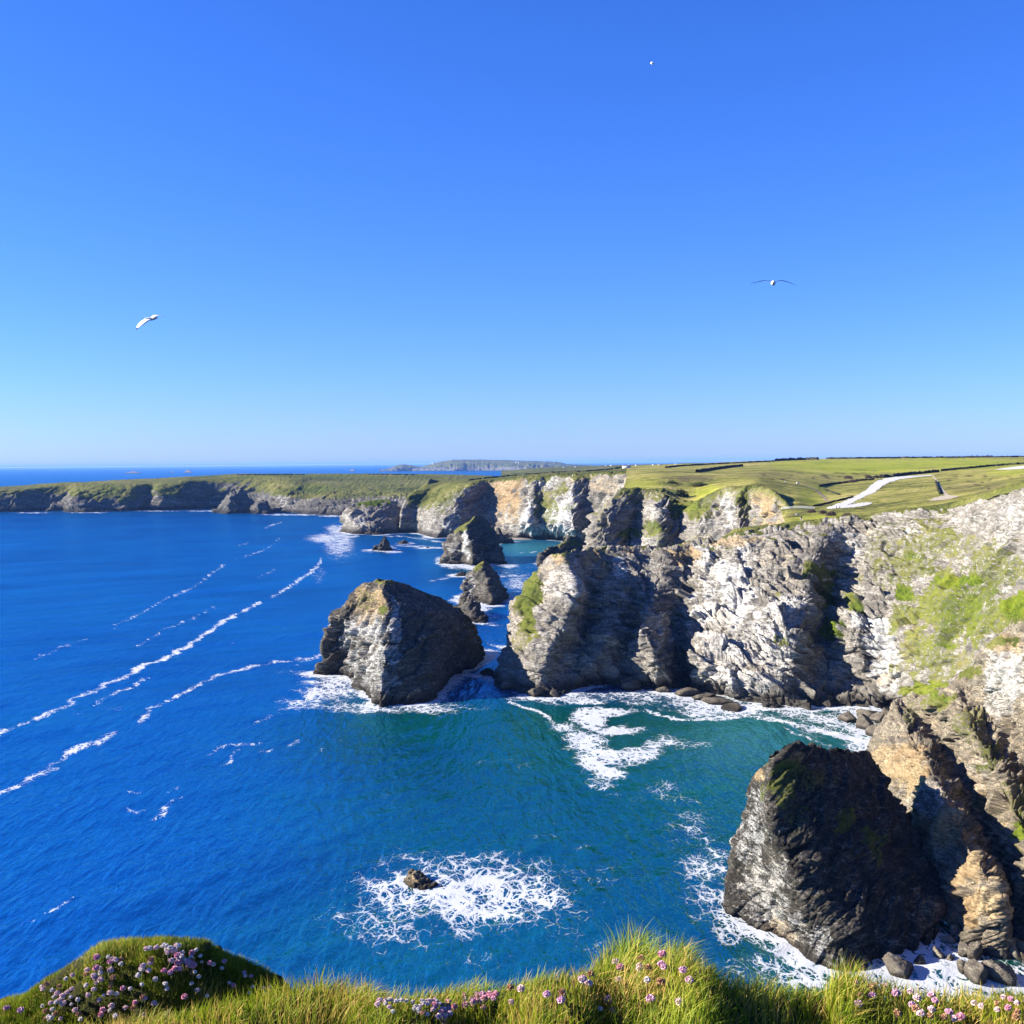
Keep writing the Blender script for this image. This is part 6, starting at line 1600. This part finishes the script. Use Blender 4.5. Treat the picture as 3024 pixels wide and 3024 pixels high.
PINK = [simple_mat('thrift_pink', (.74, .34, .42), .8, .25, 160), simple_mat('thrift_pale', (.78, .55, .54), .8, .2, 160), simple_mat('thrift_lilac', (.70, .40, .50), .8, .25, 160), simple_mat('thrift_white', (.80, .70, .64), .8, .15, 160), simple_mat('thrift_withered', (.46, .26, .14), .85, .3, 160)]
WORD = ['pink', 'pale pink', 'lilac pink', 'whitish', 'withered orange brown']
STEMM = simple_mat('thrift_stem', (.10, .12, .035), .7, .3, 40)
heads, stems = [], []
for k in range(5):
    for q in range(2):
        V, Fc = head_mesh(300 + k * 2 + q, (.0098, .0092, .0098, .0080, .0086)[k], (.9, .8, .9, .6, 1.4)[k])
        heads.append((k, mesh_obj('flower_head', V, Fc, PINK[k], link=False).data))
for k in range(3):
    a = .012 * (k - 1)
    V, Fc = stem_mesh([((0, 0, -.03), (a, 0, .5), .0013, .0011), ((a, 0, .5), (0, 0, 1), .0011, .0011)], 4)
    V[:, 0] *= 1; stems.append(V)
BT_L = BVHTree.FromPolygons([tuple(p) for p in fl], [tuple(map(int, f)) for f in grid_faces(*LG.shape[:2])])
BT_M = BVHTree.FromPolygons([tuple(p) for p in fl2], [tuple(map(int, f)) for f in grid_faces(*MG.shape[:2])])
stem_meshes = {}
def stem_data(k, L):
    key = (k, round(L, 2))
    if key not in stem_meshes:
        V = stems[k].copy(); V[:, 2] = np.where(V[:, 2] < 0, -.02, V[:, 2] * key[1])
        me = mesh_obj('stem', V, Fc, STEMM, link=False).data
        stem_meshes[key] = me
    return stem_meshes[key]
fr_ = np.random.default_rng(401)
def flower(u, v, bt, kind, L, where, group, sc=1.0):
    k = 3261 / 4.2
    d = Vector(ray(u, v + L * k * .93)).normalized()
    h = bt.ray_cast(Vector(EYE), d, 12)
    if h[0] is None: return
    t = empty('thrift_flower', h[0])
    t.rotation_euler = (fr_.normal(0, .10), fr_.normal(.06, .10), fr_.uniform(0, 6.28))
    tag(t, f'{WORD[kind]} thrift flower {where}', 'flower', group)
    s_ = bpy.data.objects.new('stem', stem_data(int(fr_.integers(3)), L)); COL.objects.link(s_); s_.parent = t
    cand_ = [m for kk, m in heads if kk == kind]
    hd_ = bpy.data.objects.new('flower_head', cand_[int(fr_.integers(len(cand_)))]); COL.objects.link(hd_); hd_.parent = t
    hd_.location = (0, 0, L); q = sc * fr_.uniform(.85, 1.15); hd_.scale = (q, q, q); hd_.rotation_euler = (0, 0, fr_.uniform(0, 6.28))
# mound
gm_ = 'thrift flowers on the mound'
top_of = lambda u: np.interp(u, [a for a, b in mcr], [b for a, b in mcr])
for i in range(16):
    u = fr_.normal(508, 22); flower(u, top_of(u) - 8 + abs(fr_.normal(0, 16)), BT_M, (3, 3, 1)[i % 3], .05, 'in the cluster on the crest of the grassy mound', gm_ + ', crest cluster')
for i in range(11):
    flower(fr_.normal(548, 20), fr_.normal(2848, 12), BT_M, (2, 0)[i % 2], .08, 'in the dense cluster on the middle of the grassy mound', gm_ + ', middle cluster', 1.1)
for i in range(84):
    u = fr_.uniform(120, 640); v = top_of(u) + 4 + (3010 - top_of(u)) * fr_.random() ** 1.2
    flower(u, v, BT_M, (3, 1, 0, 3, 4, 1, 3)[i % 7], fr_.uniform(.05, .10), 'scattered over the near face of the grassy mound', gm_ + ', near face')
for i in range(30):
    u = fr_.uniform(120, 330); v = top_of(u) + 10 + fr_.uniform(0, 120)
    flower(u, v, BT_M, (4, 3, 1)[i % 3], .035, 'on the sunlit left shoulder of the grassy mound', gm_ + ', left shoulder', .85)
for i in range(22):
    u = fr_.uniform(600, 840); v = top_of(u) + fr_.uniform(-14, 60)
    flower(u, v, BT_M, (2, 3)[i % 2], .06, 'on the shaded right flank of the grassy mound', gm_ + ', right flank', .8)
for (u, v) in ((20, 2972), (30, 2976), (66, 2982), (262, 2938), (170, 2937), (176, 2955), (182, 2966)):
    flower(u, v, BT_M, 2 if u < 100 else 1, .05, 'at the left end of the grassy mound' if u < 100 else 'low on the left slope of the grassy mound', gm_ + (', left end' if u < 100 else ', left slope'))
# edge of the cliff
ge = 'thrift flowers along the cliff edge'
for i in range(30):
    flower(fr_.uniform(1110, 1300), 2958 + abs(fr_.normal(0, 22)), BT_L, (3, 3, 1)[i % 3], .06, 'in the long whitish drift on the cliff edge left of centre', ge + ', whitish drift', .85)
for i in range(16):
    flower(fr_.normal(1300, 30), fr_.normal(2992, 16), BT_L, (0, 1, 4)[i % 3], .06, 'below the whitish drift on the cliff edge', ge + ', below the drift')
for i in range(22):
    u = fr_.normal(1428, 36); flower(u, 2940 + abs(fr_.normal(0, 20)), BT_L, (0, 2, 0, 1)[i % 4], .065, 'in the bright pink bunch on the cliff edge below the bay', ge + ', pink bunch')
for (u, v, k) in ((1510, 2922, 4), (1522, 2924, 3), (1540, 2922, 1), (1626, 2946, 2), (1663, 2962, 2), (1650, 2938, 4), (1712, 2900, 1), (1724, 2902, 0), (1738, 2918, 1), (1752, 2884, 4)):
    flower(u, v, BT_L, k, .08, 'on low grass between the pink bunch and tall tuft', ge + ', low grass', 1.15)
for (u, v, k) in ((1826, 2844, 1), (1838, 2860, 0), (1890, 2856, 1), (1892, 2868, 1), (1893, 2838, 4), (1952, 2856, 2), (1956, 2864, 2), (1912, 2865, 4), (2015, 2874, 2), (2030, 2902, 2), (1832, 2898, 1), (1842, 2920, 4), (1912, 2902, 3), (1962, 2910, 4), (1778, 2953, 2), (1768, 2990, 3), (1793, 2994, 1), (1871, 2937, 4), (1931, 2957, 2), (1996, 2968, 1), (1840, 2906, 4), (1955, 2826, 0)):
    flower(u, v, BT_L, k, .08, 'in the tall grass tuft right of centre', ge + ', tall tuft', 1.2)
for (u, v, k) in ((2532, 2906, 0), (2619, 2913, 1), (2649, 2936, 2), (2577, 2948, 2), (2538, 2970, 2), (2682, 2971, 2), (2701, 2936, 1), (2704, 2953, 1), (2752, 2946, 2), (2766, 2957, 2), (2747, 2988, 1), (2722, 3000, 1), (2804, 3000, 2), (2843, 3007, 0), (2815, 3015, 1), (2792, 3015, 4), (2573, 2918, 4), (2590, 2917, 4), (2538, 2944, 4), (2706, 2980, 4), (2648, 2995, 4), (2740, 3004, 4)):
    flower(u, v, BT_L, k, .07, 'on the green turf at the lower right, above the surf', ge + ', green turf', 1.2)
for (u, v, k) in ((2901, 2968, 1), (2895, 2980, 3), (2947, 2988, 1), (2975, 2980, 0), (3012, 2972, 1), (2869, 2968, 1), (2972, 2955, 1), (2988, 2949, 0), (2985, 3006, 4), (2950, 2968, 4), (3010, 3000, 4)):
    flower(u, v, BT_L, k, .06, 'at the right end of the cliff edge turf', ge + ', right end')
print('foreground built')

# ------------------------------------------------------------------ sea air
def haze_box():
    V, Fc = box_v((0, 0, 0), 1, 1, 1)
    x0, x1, y0, y1, z0, z1 = -420000, 420000, -60, 420000, -180, 150
    V = np.array([(x0 + (x + .5) * (x1 - x0), y0 + (y + .5) * (y1 - y0), z0 + z * (z1 - z0)) for x, y, z in V])
    m, nt, out = new_mat('sea_air')
    pv = nd(nt, 'ShaderNodeVolumePrincipled')
    pv.inputs['Color'].default_value = (.20, .42, 1.0, 1); pv.inputs['Density'].default_value = HAZE; pv.inputs['Anisotropy'].default_value = 0.0
    nt.links.new(pv.outputs[0], out.inputs['Volume'])
    o = mesh_obj('haze', V, Fc, m)
    tag(o, kind='stuff')
HAZE = 2.8e-5
haze_box()
